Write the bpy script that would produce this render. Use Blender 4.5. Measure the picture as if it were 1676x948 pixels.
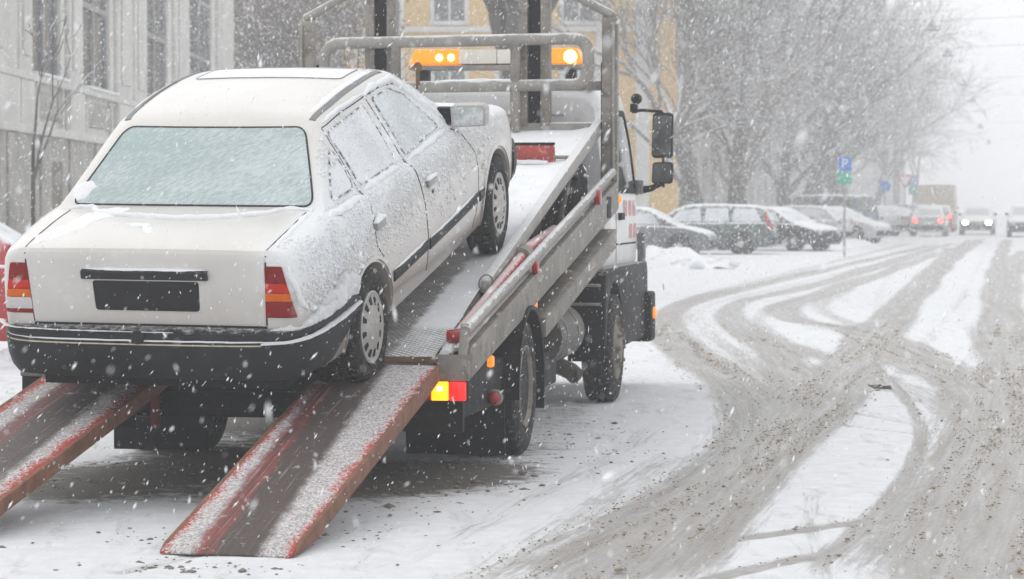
import bpy, bmesh, math, random
import numpy as np
from mathutils import Vector, Matrix, noise
from mathutils.bvhtree import BVHTree

random.seed(7); rng = np.random.default_rng(7)
S = bpy.context.scene
COL = S.collection
for o in list(bpy.data.objects): bpy.data.objects.remove(o)

# ------------------------------------------------------------------ camera
F_PX, W_PX, CXP, CYP, HORIZ, CAM_H = 4300.0, 1676.0, 838.0, 474.0, 335.0, 1.515
PITCH = math.atan((CYP - HORIZ) / F_PX)
cam = bpy.data.cameras.new('camera'); cam_o = bpy.data.objects.new('camera', cam); COL.objects.link(cam_o)
cam.sensor_width = 36.0; cam.lens = F_PX / W_PX * 36.0
cam.clip_start = 0.1; cam.clip_end = 3000
cam_o.location = (0, 0, CAM_H); cam_o.rotation_euler = (math.radians(90) - PITCH, 0, 0)
cam.dof.use_dof = True; cam.dof.focus_distance = 13.6; cam.dof.aperture_fstop = 5.6
S.camera = cam_o

# ------------------------------------------------------------------ sky, sun, exposure
w = bpy.data.worlds.new('World'); S.world = w; w.use_nodes = True
nt = w.node_tree; nt.nodes.clear()
n_out = nt.nodes.new('ShaderNodeOutputWorld'); n_bg = nt.nodes.new('ShaderNodeBackground')
n_sky = nt.nodes.new('ShaderNodeTexSky'); n_sky.sky_type = 'NISHITA'; n_sky.sun_disc = False
SUN_EL, SUN_ROT = math.radians(48), math.radians(-60)
n_sky.sun_elevation = SUN_EL; n_sky.sun_rotation = SUN_ROT
n_sky.air_density = 1.0; n_sky.dust_density = 6.0; n_sky.ozone_density = 1.0
n_hsv = nt.nodes.new('ShaderNodeHueSaturation'); n_hsv.inputs['Saturation'].default_value = 0.06
n_mix = nt.nodes.new('ShaderNodeMix'); n_mix.data_type = 'RGBA'; n_mix.inputs[0].default_value = 0.75
n_mix.inputs[7].default_value = (11.0, 11.1, 11.3, 1)      # an even cloud deck
nt.links.new(n_sky.outputs[0], n_hsv.inputs['Color']); nt.links.new(n_hsv.outputs[0], n_mix.inputs[6])
nt.links.new(n_mix.outputs[2], n_bg.inputs[0]); n_bg.inputs[1].default_value = 0.1
nt.links.new(n_bg.outputs[0], n_out.inputs[0])
sun = bpy.data.lights.new('sun', 'SUN'); sun.energy = 0.5; sun.angle = math.radians(95); sun.color = (1.0, 0.985, 0.96)
sun_o = bpy.data.objects.new('sun', sun); COL.objects.link(sun_o)
sd = Vector((math.sin(SUN_ROT) * math.cos(SUN_EL), math.cos(SUN_ROT) * math.cos(SUN_EL), math.sin(SUN_EL)))
sun_o.rotation_euler = (-sd).to_track_quat('-Z', 'Y').to_euler(); sun_o.location = (-20, -10, 40)
S.view_settings.view_transform = 'Standard'; S.view_settings.look = 'None'
S.view_settings.exposure = 0.32; S.view_settings.gamma = 1.0; S.view_settings.use_curve_mapping = False
S.cycles.use_denoising = True
S.cycles.max_bounces = 8; S.cycles.diffuse_bounces = 3; S.cycles.glossy_bounces = 3
S.cycles.transmission_bounces = 4; S.cycles.volume_bounces = 2; S.cycles.transparent_max_bounces = 6
S.cycles.sample_clamp_indirect = 6.0

def cam_ray(px, py):
    x, z = (px - CXP) / F_PX, (CYP - py) / F_PX
    c, s = math.cos(PITCH), math.sin(PITCH)
    return Vector((x, c + z * s, -s + z * c))
def G(px, py, z=0.0):                    # point of the road surface seen at a spot of the photo
    r = cam_ray(px, py); t = (z - CAM_H) / r.z
    return Vector((r.x * t, r.y * t, z))
def AT(px, d):                           # ground position at distance d in the direction px
    return Vector(((px - CXP) / F_PX * d, d, 0))

# ------------------------------------------------------------------ materials
SNOWC = (0.80, 0.812, 0.83)
MATS = {}
def new_mat(name):
    m = bpy.data.materials.new(name); m.use_nodes = True; m.node_tree.nodes.clear()
    t = m.node_tree; N = t.nodes.new; L = t.links.new
    out = N('ShaderNodeOutputMaterial'); b = N('ShaderNodeBsdfPrincipled'); L(b.outputs[0], out.inputs[0])
    return m, t, N, L, b
def nz(N, L, vec, scale, detail=4.0, rough=0.6, dist=0.0):
    n = N('ShaderNodeTexNoise'); n.inputs['Scale'].default_value = scale; n.inputs['Detail'].default_value = detail
    n.inputs['Roughness'].default_value = rough; n.inputs['Distortion'].default_value = dist
    if vec is not None: L(vec, n.inputs['Vector'])
    return n.outputs[0]
def math_n(N, L, op, a, b=None, c=None, clamp=False):
    n = N('ShaderNodeMath'); n.operation = op; n.use_clamp = clamp
    for i, v in enumerate((a, b, c)):
        if v is None: continue
        if isinstance(v, (int, float)): n.inputs[i].default_value = v
        else: L(v, n.inputs[i])
    return n.outputs[0]
def ramp(N, L, v, lo, hi, a=0.0, b=1.0):
    n = N('ShaderNodeMapRange'); n.interpolation_type = 'SMOOTHSTEP'
    L(v, n.inputs[0]); n.inputs[1].default_value = lo; n.inputs[2].default_value = hi
    n.inputs[3].default_value = a; n.inputs[4].default_value = b
    return n.outputs[0]
def mixc(N, L, f, a, b):
    n = N('ShaderNodeMix'); n.data_type = 'RGBA'
    for i, v in ((0, f), (6, a), (7, b)):
        if isinstance(v, (int, float)): n.inputs[i].default_value = v
        elif isinstance(v, tuple): n.inputs[i].default_value = (*v, 1)
        else: L(v, n.inputs[i])
    return n.outputs[2]
def bump(N, L, b, h, strength, dist):
    n = N('ShaderNodeBump'); n.inputs['Strength'].default_value = strength; n.inputs['Distance'].default_value = dist
    L(h, n.inputs['Height']); L(n.outputs[0], b.inputs['Normal'])
def mat(name, col, rough=0.6, metal=0.0, var=0.15, scale=6.0, bmp=0.0, bscale=60.0, snow=0.0, snow_lo=0.35,
        snow_scale=9.0, dirt=None, dirt_amt=0.5, coat=0.0, emit=None, estr=0.0, spec=None):
    """painted or bare surface with mottling, optional dirt patches and wind-laid snow on what faces up"""
    if name in MATS: return MATS[name]
    m, t, N, L, b = new_mat(name)
    tc = N('ShaderNodeTexCoord'); v = tc.outputs['Object']
    n1 = nz(N, L, v, scale, 6)
    lo = tuple(c * (1 - var) for c in col); hi = tuple(min(1, c * (1 + var)) for c in col)
    c = mixc(N, L, ramp(N, L, n1, .3, .7), lo, hi)
    if dirt:
        n2 = nz(N, L, v, scale * 2.7, 8, .7, .4)
        c = mixc(N, L, ramp(N, L, n2, .62 - .25 * dirt_amt, .80 - .2 * dirt_amt), c, dirt)
    r = ramp(N, L, n1, .25, .75, max(.02, rough - .08), min(1, rough + .08))
    if snow > 0:
        g = N('ShaderNodeNewGeometry'); sx = N('ShaderNodeSeparateXYZ'); L(g.outputs['Normal'], sx.inputs[0])
        n3 = nz(N, L, v, snow_scale, 8, .7)
        k = math_n(N, L, 'ADD', sx.outputs[2], math_n(N, L, 'MULTIPLY', math_n(N, L, 'SUBTRACT', n3, .5), 1.3))
        f = math_n(N, L, 'MULTIPLY', ramp(N, L, k, snow_lo, snow_lo + .35), snow)
        c = mixc(N, L, f, c, SNOWC)
        n4 = N('ShaderNodeMix'); L(f, n4.inputs[0]); L(r, n4.inputs[2]); n4.inputs[3].default_value = .85; r = n4.outputs[0]
    L(c, b.inputs['Base Color']); L(r, b.inputs['Roughness'])
    b.inputs['Metallic'].default_value = metal
    if spec is None: spec = .12 if max(col) < .05 else .5
    b.inputs['Specular IOR Level'].default_value = spec
    b.inputs['Coat Weight'].default_value = coat; b.inputs['Coat Roughness'].default_value = .1
    if bmp > 0: bump(N, L, b, nz(N, L, v, bscale, 6, .65), bmp, .01)
    if emit:
        b.inputs['Emission Color'].default_value = (*emit, 1); b.inputs['Emission Strength'].default_value = estr
    MATS[name] = m
    return m

def mat_snow(name='snow', bscale=38.0, strength=.55, dist=.02, grey=1.0):
    if name in MATS: return MATS[name]
    m, t, N, L, b = new_mat(name)
    v = N('ShaderNodeTexCoord').outputs['Object']
    n1 = nz(N, L, v, 3, 5); n2 = nz(N, L, v, bscale, 8, .72)
    c = mixc(N, L, ramp(N, L, n1, .3, .7), tuple(x * grey * .95 for x in SNOWC), tuple(x * grey for x in SNOWC))
    L(c, b.inputs['Base Color']); b.inputs['Roughness'].default_value = .8
    b.inputs['Subsurface Weight'].default_value = 0.0
    bump(N, L, b, n2, strength, dist); MATS[name] = m
    return m

def mat_carpaint():
    """pearl white enamel; the weather side carries a crust of blown snow, the sills road grime"""
    m, t, N, L, b = new_mat('pearl_enamel')
    tc = N('ShaderNodeTexCoord'); v = tc.outputs['Object']
    sp = N('ShaderNodeSeparateXYZ'); L(v, sp.inputs[0]); X, Y, Z = sp.outputs
    base = mixc(N, L, ramp(N, L, nz(N, L, v, 2.2, 4), .3, .7), (.53, .512, .482), (.59, .573, .545))
    gr = nz(N, L, v, 5, 7, .65)
    gf = math_n(N, L, 'MULTIPLY', ramp(N, L, math_n(N, L, 'ADD', Z, math_n(N, L, 'MULTIPLY', gr, .30)), .92, .46), math_n(N, L, 'MULTIPLY', ramp(N, L, math_n(N, L, 'ABSOLUTE', X), .60, .76), .88))
    base = mixc(N, L, gf, base, (.20, .168, .146))
    g2 = math_n(N, L, 'MULTIPLY', ramp(N, L, math_n(N, L, 'ADD', Z, math_n(N, L, 'MULTIPLY', nz(N, L, v, 9, 8, .7, .6), .5)), 1.05, .72), .38)
    base = mixc(N, L, g2, base, (.40, .365, .33))
    # snow: weather side = +x, thick towards the rear quarter and the window frames
    side = ramp(N, L, X, .50, .70)
    hi = ramp(N, L, Z, .47, .90); rear = ramp(N, L, Y, .75, -.45)
    crust = nz(N, L, v, 48, 5, .62); fine = nz(N, L, v, 150, 4, .7); big = nz(N, L, v, 3.2, 4)
    k = math_n(N, L, 'ADD', math_n(N, L, 'MULTIPLY', crust, .55), math_n(N, L, 'MULTIPLY', fine, .35))
    k = math_n(N, L, 'ADD', k, math_n(N, L, 'MULTIPLY', big, .25))
    am = math_n(N, L, 'ADD', math_n(N, L, 'MULTIPLY', hi, .27), math_n(N, L, 'MULTIPLY', math_n(N, L, 'MULTIPLY', rear, hi), .17))
    am = math_n(N, L, 'ADD', am, math_n(N, L, 'MULTIPLY', ramp(N, L, Z, .86, 1.0), .20))
    k2 = math_n(N, L, 'MULTIPLY', ramp(N, L, math_n(N, L, 'ADD', k, am), .70, .88), side)
    on = N('ShaderNodeSeparateXYZ'); L(tc.outputs['Normal'], on.inputs[0])
    hood = math_n(N, L, 'MULTIPLY', ramp(N, L, Y, 1.95, 2.15), ramp(N, L, math_n(N, L, 'ADD', on.outputs[2], math_n(N, L, 'MULTIPLY', big, .5)), .55, .95))
    fn = math_n(N, L, 'MULTIPLY', math_n(N, L, 'MAXIMUM', k2, hood), .92)
    c = mixc(N, L, fn, base, SNOWC)
    L(c, b.inputs['Base Color'])
    L(ramp(N, L, fn, 0, 1, .30, .85), b.inputs['Roughness'])
    L(ramp(N, L, fn, 0, .6, .5, 0), b.inputs['Coat Weight']); b.inputs['Coat Roughness'].default_value = .12
    h = math_n(N, L, 'MULTIPLY', math_n(N, L, 'ADD', crust, math_n(N, L, 'MULTIPLY', fine, .5)), fn)
    bump(N, L, b, h, .6, .022)
    return m

def mat_frost(name, glass, snowc, amt, rot=0.6, sc=(16, 70, 16), strength=.35):
    """window pane under frost and streaks of wind-driven snow"""
    m, t, N, L, b = new_mat(name)
    tc = N('ShaderNodeTexCoord'); mp = N('ShaderNodeMapping'); L(tc.outputs['Object'], mp.inputs[0])
    mp.inputs['Rotation'].default_value = (0, rot, 0); m2 = N('ShaderNodeMapping'); m2.inputs['Scale'].default_value = sc; L(mp.outputs[0], m2.inputs[0])
    st = nz(N, L, m2.outputs[0], 1.0, 7, .68, .25); big = nz(N, L, tc.outputs['Object'], 2.3, 3)
    f = ramp(N, L, math_n(N, L, 'ADD', math_n(N, L, 'MULTIPLY', st, .8), math_n(N, L, 'MULTIPLY', big, .5)), .66 - amt * .3, .95 - amt * .3)
    c = mixc(N, L, f, glass, snowc); L(c, b.inputs['Base Color'])
    L(ramp(N, L, f, 0, 1, .28, .8), b.inputs['Roughness'])
    bump(N, L, b, st, strength, .012); MATS[name] = m
    return m

def mat_glow(name, col, strength, base=None):
    m, t, N, L, b = new_mat(name)
    b.inputs['Base Color'].default_value = (*(base or col), 1); b.inputs['Roughness'].default_value = .25
    b.inputs['Emission Color'].default_value = (*col, 1); b.inputs['Emission Strength'].default_value = strength
    MATS[name] = m
    return m

snow_m = mat_snow()
snow_fine = mat_snow('snow_fine', 90, .45, .008)
M_white = mat('cab_white', (.66, .66, .66), .35, var=.06, dirt=(.42, .40, .38), dirt_amt=.25, coat=.2)
M_steel = mat('galvanised_steel', (.28, .267, .245), .55, .25, .18, 7, .15, 50, snow=.75, snow_lo=.55, dirt=(.25, .22, .19), dirt_amt=.35)
M_steel_bare = mat('dirty_steel', (.235, .218, .195), .6, .2, .28, 3.5, .2, 50, dirt=(.12, .10, .085), dirt_amt=.55)
M_rust = mat('rusty_edge', (.13, .075, .04), .85, 0, .35, 14, .4, 70)
M_black = mat('chassis_black', (.012, .012, .013), .6, 0, .3, 8, .1, 40, dirt=(.05, .045, .04), dirt_amt=.3)
M_blackp = mat('black_plastic', (.022, .023, .024), .5, 0, .2, 10, .12, 120, snow=.5, snow_lo=.85, snow_scale=40)
M_rubber = mat('tyre_rubber', (.02, .02, .02), .8, 0, .3, 14, .3, 90, dirt=(.16, .15, .14), dirt_amt=.35)
M_rubber_snow = mat('snowy_tyre', (.02, .02, .02), .8, 0, .3, 14, .4, 60, dirt=(.42, .42, .42), dirt_amt=.30)
M_redp = mat('red_paint', (.40, .035, .025), .5, 0, .2, 8, .1, 60, snow=.6, snow_lo=.55, snow_scale=25)
M_redclean = mat('red_lens', (.35, .012, .012), .18, 0, .1)
M_amber = mat('amber_lens', (.65, .18, .01), .2, 0, .1)
M_glass = mat('dark_glass', (.03, .034, .036), .08, 0, .1)
M_mirror = mat('mirror_glass', (.30, .31, .32), .15, .6, .3, 12, dirt=(.6, .61, .62), dirt_amt=.35)
M_grille = mat('grey_trim', (.16, .16, .165), .5, 0, .1, 20)
M_paint = mat_carpaint()

# ------------------------------------------------------------------ mesh helpers
def tag(o, label=None, cat=None, group=None, kind=None):
    if label: o['label'] = label
    if cat: o['category'] = cat
    if group: o['group'] = group
    if kind: o['kind'] = kind
    return o
def empty(name, loc=(0, 0, 0), rz=0.0, parent=None):
    o = bpy.data.objects.new(name, None); COL.objects.link(o); o.location = loc; o.rotation_euler = (0, 0, rz)
    o.empty_display_size = .2
    if parent: o.parent = parent
    return o
def link(name, me, m, parent=None):
    o = bpy.data.objects.new(name, me); COL.objects.link(o)
    if m is not None and not me.materials: me.materials.append(m)
    if parent: o.parent = parent
    return o
class MB:
    def __init__(s): s.v = []; s.f = []; s.mi = []
    def add(s, verts, faces, mi=0):
        o = len(s.v); s.v += [tuple(p) for p in verts]
        s.f += [tuple(i + o for i in f) for f in faces]; s.mi += [mi] * len(faces); return s
    def box(s, a, b, M=None, mi=0):
        (x0, y0, z0), (x1, y1, z1) = a, b
        P = [(x0, y0, z0), (x1, y0, z0), (x1, y1, z0), (x0, y1, z0), (x0, y0, z1), (x1, y0, z1), (x1, y1, z1), (x0, y1, z1)]
        if M is not None: P = [M @ Vector(p) for p in P]
        return s.add(P, [(0, 3, 2, 1), (4, 5, 6, 7), (0, 1, 5, 4), (1, 2, 6, 5), (2, 3, 7, 6), (3, 0, 4, 7)], mi)
    def prism(s, poly, lo, hi, axis='x', mi=0):
        """poly in the two other axes (order y,z for x; x,z for y; x,y for z), extruded from lo to hi"""
        def mk(p, h):
            return (h, p[0], p[1]) if axis == 'x' else (p[0], h, p[1]) if axis == 'y' else (p[0], p[1], h)
        n = len(poly); V = [mk(p, lo) for p in poly] + [mk(p, hi) for p in poly]
        Fc = [tuple(range(n))[::-1], tuple(range(n, 2 * n))] + [(i, (i + 1) % n, n + (i + 1) % n, n + i) for i in range(n)]
        return s.add(V, Fc, mi)
    def tube(s, path, r, seg=10, cap=True, closed=False, mi=0):
        P = [Vector(p) for p in path]; n = len(P)
        rs = r if isinstance(r, (list, tuple)) else [r] * n
        V = []; Fc = []; up = None
        for i, p in enumerate(P):
            if closed: t = P[(i + 1) % n] - P[i - 1]
            else: t = P[min(i + 1, n - 1)] - P[max(i - 1, 0)]
            t.normalize()
            if up is None:
                up = Vector((0, 0, 1)) if abs(t.z) < .9 else Vector((1, 0, 0))
            a = t.cross(up)
            if a.length < 1e-5: a = t.cross(Vector((1, .3, 0)))
            a.normalize(); up = a.cross(t).normalized()
            for k in range(seg):
                q = 2 * math.pi * k / seg
                V.append(p + (a * math.cos(q) + up * math.sin(q)) * rs[i])
        m = n if closed else n - 1
        for i in range(m):
            for k in range(seg):
                j = (i + 1) % n
                Fc.append((i * seg + k, i * seg + (k + 1) % seg, j * seg + (k + 1) % seg, j * seg + k))
        if cap and not closed:
            Fc.append(tuple(range(seg))[::-1]); Fc.append(tuple((n - 1) * seg + k for k in range(seg)))
        return s.add(V, Fc, mi)
    def lathe(s, prof, seg=40, axis='x', c=(0, 0, 0), mi=0):
        """prof: list of (offset along axis, radius)"""
        V = []; Fc = []
        for (a, r) in prof:
            for k in range(seg):
                q = 2 * math.pi * k / seg; u, v2 = r * math.cos(q), r * math.sin(q)
                p = (a, u, v2) if axis == 'x' else (u, a, v2) if axis == 'y' else (u, v2, a)
                V.append((p[0] + c[0], p[1] + c[1], p[2] + c[2]))
        for i in range(len(prof) - 1):
            for k in range(seg):
                Fc.append((i * seg + k, i * seg + (k + 1) % seg, (i + 1) * seg + (k + 1) % seg, (i + 1) * seg + k))
        for i in (0, len(prof) - 1):
            if prof[i][1] > 1e-4: Fc.append(tuple(i * seg + k for k in range(seg)))
        return s.add(V, Fc, mi)
    def mesh(s, name, smooth=None, bevel=0.0, seg=2):
        me = bpy.data.meshes.new(name); me.from_pydata(s.v, [], s.f)
        if any(s.mi): me.polygons.foreach_set('material_index', s.mi)
        bm = bmesh.new(); bm.from_mesh(me); bmesh.ops.remove_doubles(bm, verts=bm.verts, dist=1e-5)
        bmesh.ops.recalc_face_normals(bm, faces=bm.faces)
        if bevel > 0:
            es = [e for e in bm.edges if len(e.link_faces) == 2 and e.calc_face_angle(0) > .5]
            bmesh.ops.bevel(bm, geom=es, offset=bevel, segments=seg, affect='EDGES', profile=.6, clamp_overlap=True)
        bm.to_mesh(me); bm.free()
        if smooth is not None:
            me.shade_smooth(); me.set_sharp_from_angle(angle=math.radians(smooth))
        me.update(); return me
    def build(s, name, m, parent=None, smooth=None, bevel=0.0, seg=2):
        me = s.mesh(name, smooth, bevel, seg)
        ms = m if isinstance(m, (list, tuple)) else [m]
        for x in ms: me.materials.append(x)
        return link(name, me, None, parent)
def B(name, a, b, m, parent=None, bevel=.006, M=None):
    return MB().box(a, b, M).build(name, m, parent, 40, bevel)
def T(name, path, r, m, parent=None, seg=10, closed=False):
    return MB().tube(path, r, seg, closed=closed).build(name, m, parent, 50)
def copy_tree(o, parent=None):
    c = o.copy(); COL.objects.link(c); c.parent = parent
    for ch in o.children: copy_tree(ch, c)
    return c
def interp(tab, x):
    xs = [t[0] for t in tab]
    return float(np.interp(x, xs, [t[1] for t in tab]))
def smooth_tab(tab, n=3):
    """monotone table refined with a Catmull-Rom pass"""
    return crom([Vector((a, b, 0)) for a, b in tab], n)
def crom(P, n=6, closed=False):
    out = []; N_ = len(P)
    for i in range(N_ if closed else N_ - 1):
        p0 = P[(i - 1) % N_] if closed or i > 0 else P[0] * 2 - P[1]
        p1 = P[i]; p2 = P[(i + 1) % N_]
        p3 = P[(i + 2) % N_] if closed or i + 2 < N_ else p2 * 2 - p1
        for k in range(n):
            t = k / n
            out.append(.5 * ((2 * p1) + (p2 - p0) * t + (2 * p0 - 5 * p1 + 4 * p2 - p3) * t * t + (3 * p1 - p0 - 3 * p2 + p3) * t ** 3))
    if not closed: out.append(P[-1].copy())
    return out
def fillet(poly, r, n=5):
    """round the corners of a 2-D polygon"""
    out = []; N_ = len(poly)
    for i in range(N_):
        p = Vector(poly[i]).to_2d(); a = Vector(poly[i - 1]).to_2d(); b = Vector(poly[(i + 1) % N_]).to_2d()
        ri = r[i] if isinstance(r, (list, tuple)) else r
        da, db = (a - p), (b - p); l = min(ri, da.length * .45, db.length * .45)
        if l < 1e-4: out.append(p); continue
        s_, e_ = p + da.normalized() * l, p + db.normalized() * l
        for k in range(n + 1):
            t = k / n; out.append(s_ * (1 - t) ** 2 + p * 2 * t * (1 - t) + e_ * t * t)
    return out
def dense(pts, step, closed=True):
    out = []; N_ = len(pts)
    for i in range(N_ if closed else N_ - 1):
        a, b = pts[i], pts[(i + 1) % N_]; k = max(1, int((b - a).length / step))
        for j in range(k): out.append(a.lerp(b, j / k))
    if not closed: out.append(pts[-1])
    return out
AX = {'R': (lambda u, v: Vector((4, u, v)), Vector((-1, 0, 0))), 'L': (lambda u, v: Vector((-4, u, v)), Vector((1, 0, 0))),
      'B': (lambda u, v: Vector((u, -5, v)), Vector((0, 1, 0))), 'F': (lambda u, v: Vector((u, 9, v)), Vector((0, -1, 0))),
      'T': (lambda u, v: Vector((u, v, 5)), Vector((0, 0, -1)))}
def hit(bvh, axis, u, v):
    f, d = AX[axis]; o = f(u, v); loc, n, _, _ = bvh.ray_cast(o, d)
    if loc is None:
        loc, n, _, _ = bvh.find_nearest(o + d * 3.35)
    if n.dot(d) > 0: n = -n
    return loc, n
def patch(bvh, name, poly, axis, off, thick, m, parent, rings=6, rad=.03, step=.03, soft=.25):
    """a plate that follows the body surface inside the outline"""
    pts = dense(fillet(poly, rad), step); n = len(pts)
    c = sum(pts, Vector((0, 0))) / n
    V = []; Fc = []
    def put(p, o):
        l, nn = hit(bvh, axis, p.x, p.y); V.append(l + nn * o)
    for p in pts: put(p, off - thick)
    for r in range(rings + 1):
        t = 1 - r / (rings + 1) if r else 1.0
        o = off * (1 - soft) if r == 0 else off
        for p in pts: put(c + (p - c) * (t if r else 1.0), o)
    put(c, off)
    for r in range(rings + 1):
        for k in range(n):
            Fc.append((r * n + k, r * n + (k + 1) % n, (r + 1) * n + (k + 1) % n, (r + 1) * n + k))
    last = (rings + 1) * n; ci = len(V) - 1
    for k in range(n): Fc.append((last + k, last + (k + 1) % n, ci))
    return MB().add(V, Fc).build(name, m, parent, 35)
def ribbon(bvh, name, path, axis, wd, ht, m, parent, closed=False, step=.03, rad=.03, lumpy=0.0, prof=None, seed=0.0):
    pts = dense([Vector(p).to_2d() for p in path], step, closed)
    if closed and rad: pts = dense(fillet([tuple(p) for p in path], rad), step)
    prof = prof or [(-.5, -.2), (-.46, 1), (.46, 1), (.5, -.2)]
    P = [hit(bvh, axis, p.x, p.y) for p in pts]; n = len(P); V = []; Fc = []; k = len(prof)
    for i in range(n):
        a, b = (P[i - 1][0], P[(i + 1) % n][0]) if closed else (P[max(i - 1, 0)][0], P[min(i + 1, n - 1)][0])
        t = (b - a); t.normalize(); nn = P[i][1]; sv = nn.cross(t); sv.normalize()
        e = 1.0
        if lumpy:
            if not closed: e = min(1, .25 + 1.3 * math.sin(math.pi * i / max(1, n - 1)))
        for (u, h) in prof:
            q = P[i][0] + sv * (u * wd * e) + nn * (h * ht * e)
            if lumpy:
                w_ = noise.noise(q * 22 + Vector((seed, 0, 0))); w2 = noise.noise(q * 60)
                q += nn * (w_ * .6 + w2 * .3) * lumpy * ht + sv * noise.noise(q * 15 + Vector((5, seed, 0))) * lumpy * wd * .5
            V.append(q)
    for i in range(n if closed else n - 1):
        j = (i + 1) % n
        for q in range(k - 1): Fc.append((i * k + q, j * k + q, j * k + q + 1, i * k + q + 1))
    if not closed: Fc += [tuple(range(k)), tuple((n - 1) * k + q for q in range(k))]
    return MB().add(V, Fc).build(name, m, parent, 60 if lumpy else 35)
HALF = [(-.5, -.1), (-.42, .45), (-.22, .88), (0, 1), (.22, .88), (.42, .45), (.5, -.1)]
def loft(stations, sec):
    mb = MB(); rows = []
    for y in stations:
        h = sec(y); rows.append([(-x, y, z) for (x, z) in h[::-1]] + [(x, y, z) for (x, z) in h[1:]])
    k = len(rows[0]); V = [p for r in rows for p in r]; Fc = []
    for i in range(len(rows) - 1):
        for j in range(k):
            Fc.append((i * k + j, i * k + (j + 1) % k, (i + 1) * k + (j + 1) % k, (i + 1) * k + j))
    Fc += [tuple(range(k)), tuple((len(rows) - 1) * k + j for j in range(k))]
    mb.add(V, Fc); return mb
def bool_cut(me, cutters):
    o = bpy.data.objects.new('tmp', me); COL.objects.link(o); cs = []
    for c in cutters:
        co = bpy.data.objects.new('tmpc', c); COL.objects.link(co); cs.append(co)
        md = o.modifiers.new('b', 'BOOLEAN'); md.operation = 'DIFFERENCE'; md.solver = 'EXACT'; md.object = co
    dg = bpy.context.evaluated_depsgraph_get(); r = bpy.data.meshes.new_from_object(o.evaluated_get(dg))
    for x in [o] + cs: bpy.data.objects.remove(x)
    return r
def bvh_of(me):
    return BVHTree.FromPolygons([v.co.copy() for v in me.vertices], [tuple(p.vertices) for p in me.polygons])

# ------------------------------------------------------------------ ground and street
def mat_ground():
    m, t, N, L, b = new_mat('street_snow')
    tc = N('ShaderNodeTexCoord'); v = tc.outputs['Object']
    def at(n):
        a = N('ShaderNodeAttribute'); a.attribute_name = n; return a.outputs['Fac']
    sl, ar, lat, dk, mono = at('slush'), at('arc'), at('lat'), at('dirt'), at('mono')
    cb = N('ShaderNodeCombineXYZ'); L(math_n(N, L, 'MULTIPLY', lat, 34), cb.inputs[0]); L(math_n(N, L, 'MULTIPLY', ar, 1.3), cb.inputs[1])
    streak = nz(N, L, cb.outputs[0], 1.0, 6, .7)
    streak = math_n(N, L, 'ADD', .5, math_n(N, L, 'MULTIPLY', math_n(N, L, 'SUBTRACT', streak, .5), math_n(N, L, 'MULTIPLY_ADD', mono, .5, .5)))
    fine = nz(N, L, v, 55, 6, .75); mid = nz(N, L, v, 7, 6, .65, .3); big = nz(N, L, v, 1.1, 4)
    snowc = mixc(N, L, ramp(N, L, mid, .3, .75), (.70, .712, .73), (.80, .812, .83))
    # thin wet smears in the open snow, stretched along the street
    mp = N('ShaderNodeMapping'); L(v, mp.inputs[0]); mp.inputs['Scale'].default_value = (3.2, .8, 1); mp.inputs['Rotation'].default_value = (0, 0, .9)
    sm = nz(N, L, mp.outputs[0], 1.6, 7, .72, .5)
    snowc = mixc(N, L, math_n(N, L, 'MULTIPLY', ramp(N, L, sm, .52, .68), .55), snowc, (.46, .455, .45))
    k = math_n(N, L, 'ADD', sl, math_n(N, L, 'MULTIPLY', math_n(N, L, 'SUBTRACT', streak, .5), 1.6))
    k = math_n(N, L, 'ADD', k, math_n(N, L, 'MULTIPLY', math_n(N, L, 'SUBTRACT', fine, .5), .35))
    k = math_n(N, L, 'ADD', k, math_n(N, L, 'MULTIPLY', math_n(N, L, 'SUBTRACT', mid, .5), .65))
    f = math_n(N, L, 'MULTIPLY', ramp(N, L, k, .26, .86), ramp(N, L, sl, .02, .18))
    cb2 = N('ShaderNodeCombineXYZ'); L(math_n(N, L, 'MULTIPLY', lat, 13), cb2.inputs[0]); L(math_n(N, L, 'MULTIPLY', ar, .55), cb2.inputs[1]); cb2.inputs[2].default_value = 4.7
    st2 = nz(N, L, cb2.outputs[0], 1.0, 5, .6); st2 = math_n(N, L, 'ADD', .5, math_n(N, L, 'MULTIPLY', math_n(N, L, 'SUBTRACT', st2, .5), math_n(N, L, 'MULTIPLY_ADD', mono, .5, .5))); gr = nz(N, L, v, 26, 7, .75)
    slc = mixc(N, L, ramp(N, L, streak, .3, .7), (.28, .265, .25), (.45, .44, .43))
    slc = mixc(N, L, math_n(N, L, 'MULTIPLY', ramp(N, L, math_n(N, L, 'ADD', math_n(N, L, 'MULTIPLY', st2, .6), math_n(N, L, 'MULTIPLY', gr, .5)), .54, .70), .7), slc, (.27, .22, .17))
    slc = mixc(N, L, math_n(N, L, 'MULTIPLY', ramp(N, L, math_n(N, L, 'ADD', math_n(N, L, 'MULTIPLY', st2, .5), math_n(N, L, 'MULTIPLY', fine, .5)), .50, .38), .7), slc, (.60, .60, .605))
    c = mixc(N, L, f, snowc, slc)
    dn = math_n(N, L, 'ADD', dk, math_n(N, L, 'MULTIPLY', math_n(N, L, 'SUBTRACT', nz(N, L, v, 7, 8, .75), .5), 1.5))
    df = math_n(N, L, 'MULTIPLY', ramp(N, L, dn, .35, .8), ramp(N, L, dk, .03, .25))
    c = mixc(N, L, df, c, (.13, .115, .10))  # dirty slush, with shade below the truck painted in
    L(c, b.inputs['Base Color'])
    L(ramp(N, L, f, 0, 1, .75, .42), b.inputs['Roughness'])
    h = math_n(N, L, 'ADD', math_n(N, L, 'MULTIPLY', fine, .6), math_n(N, L, 'MULTIPLY', math_n(N, L, 'MULTIPLY', math_n(N, L, 'SUBTRACT', streak, .5), math_n(N, L, 'MULTIPLY', f, mono)), 1.4))
    bump(N, L, b, h, .9, .022)
    return m
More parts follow.
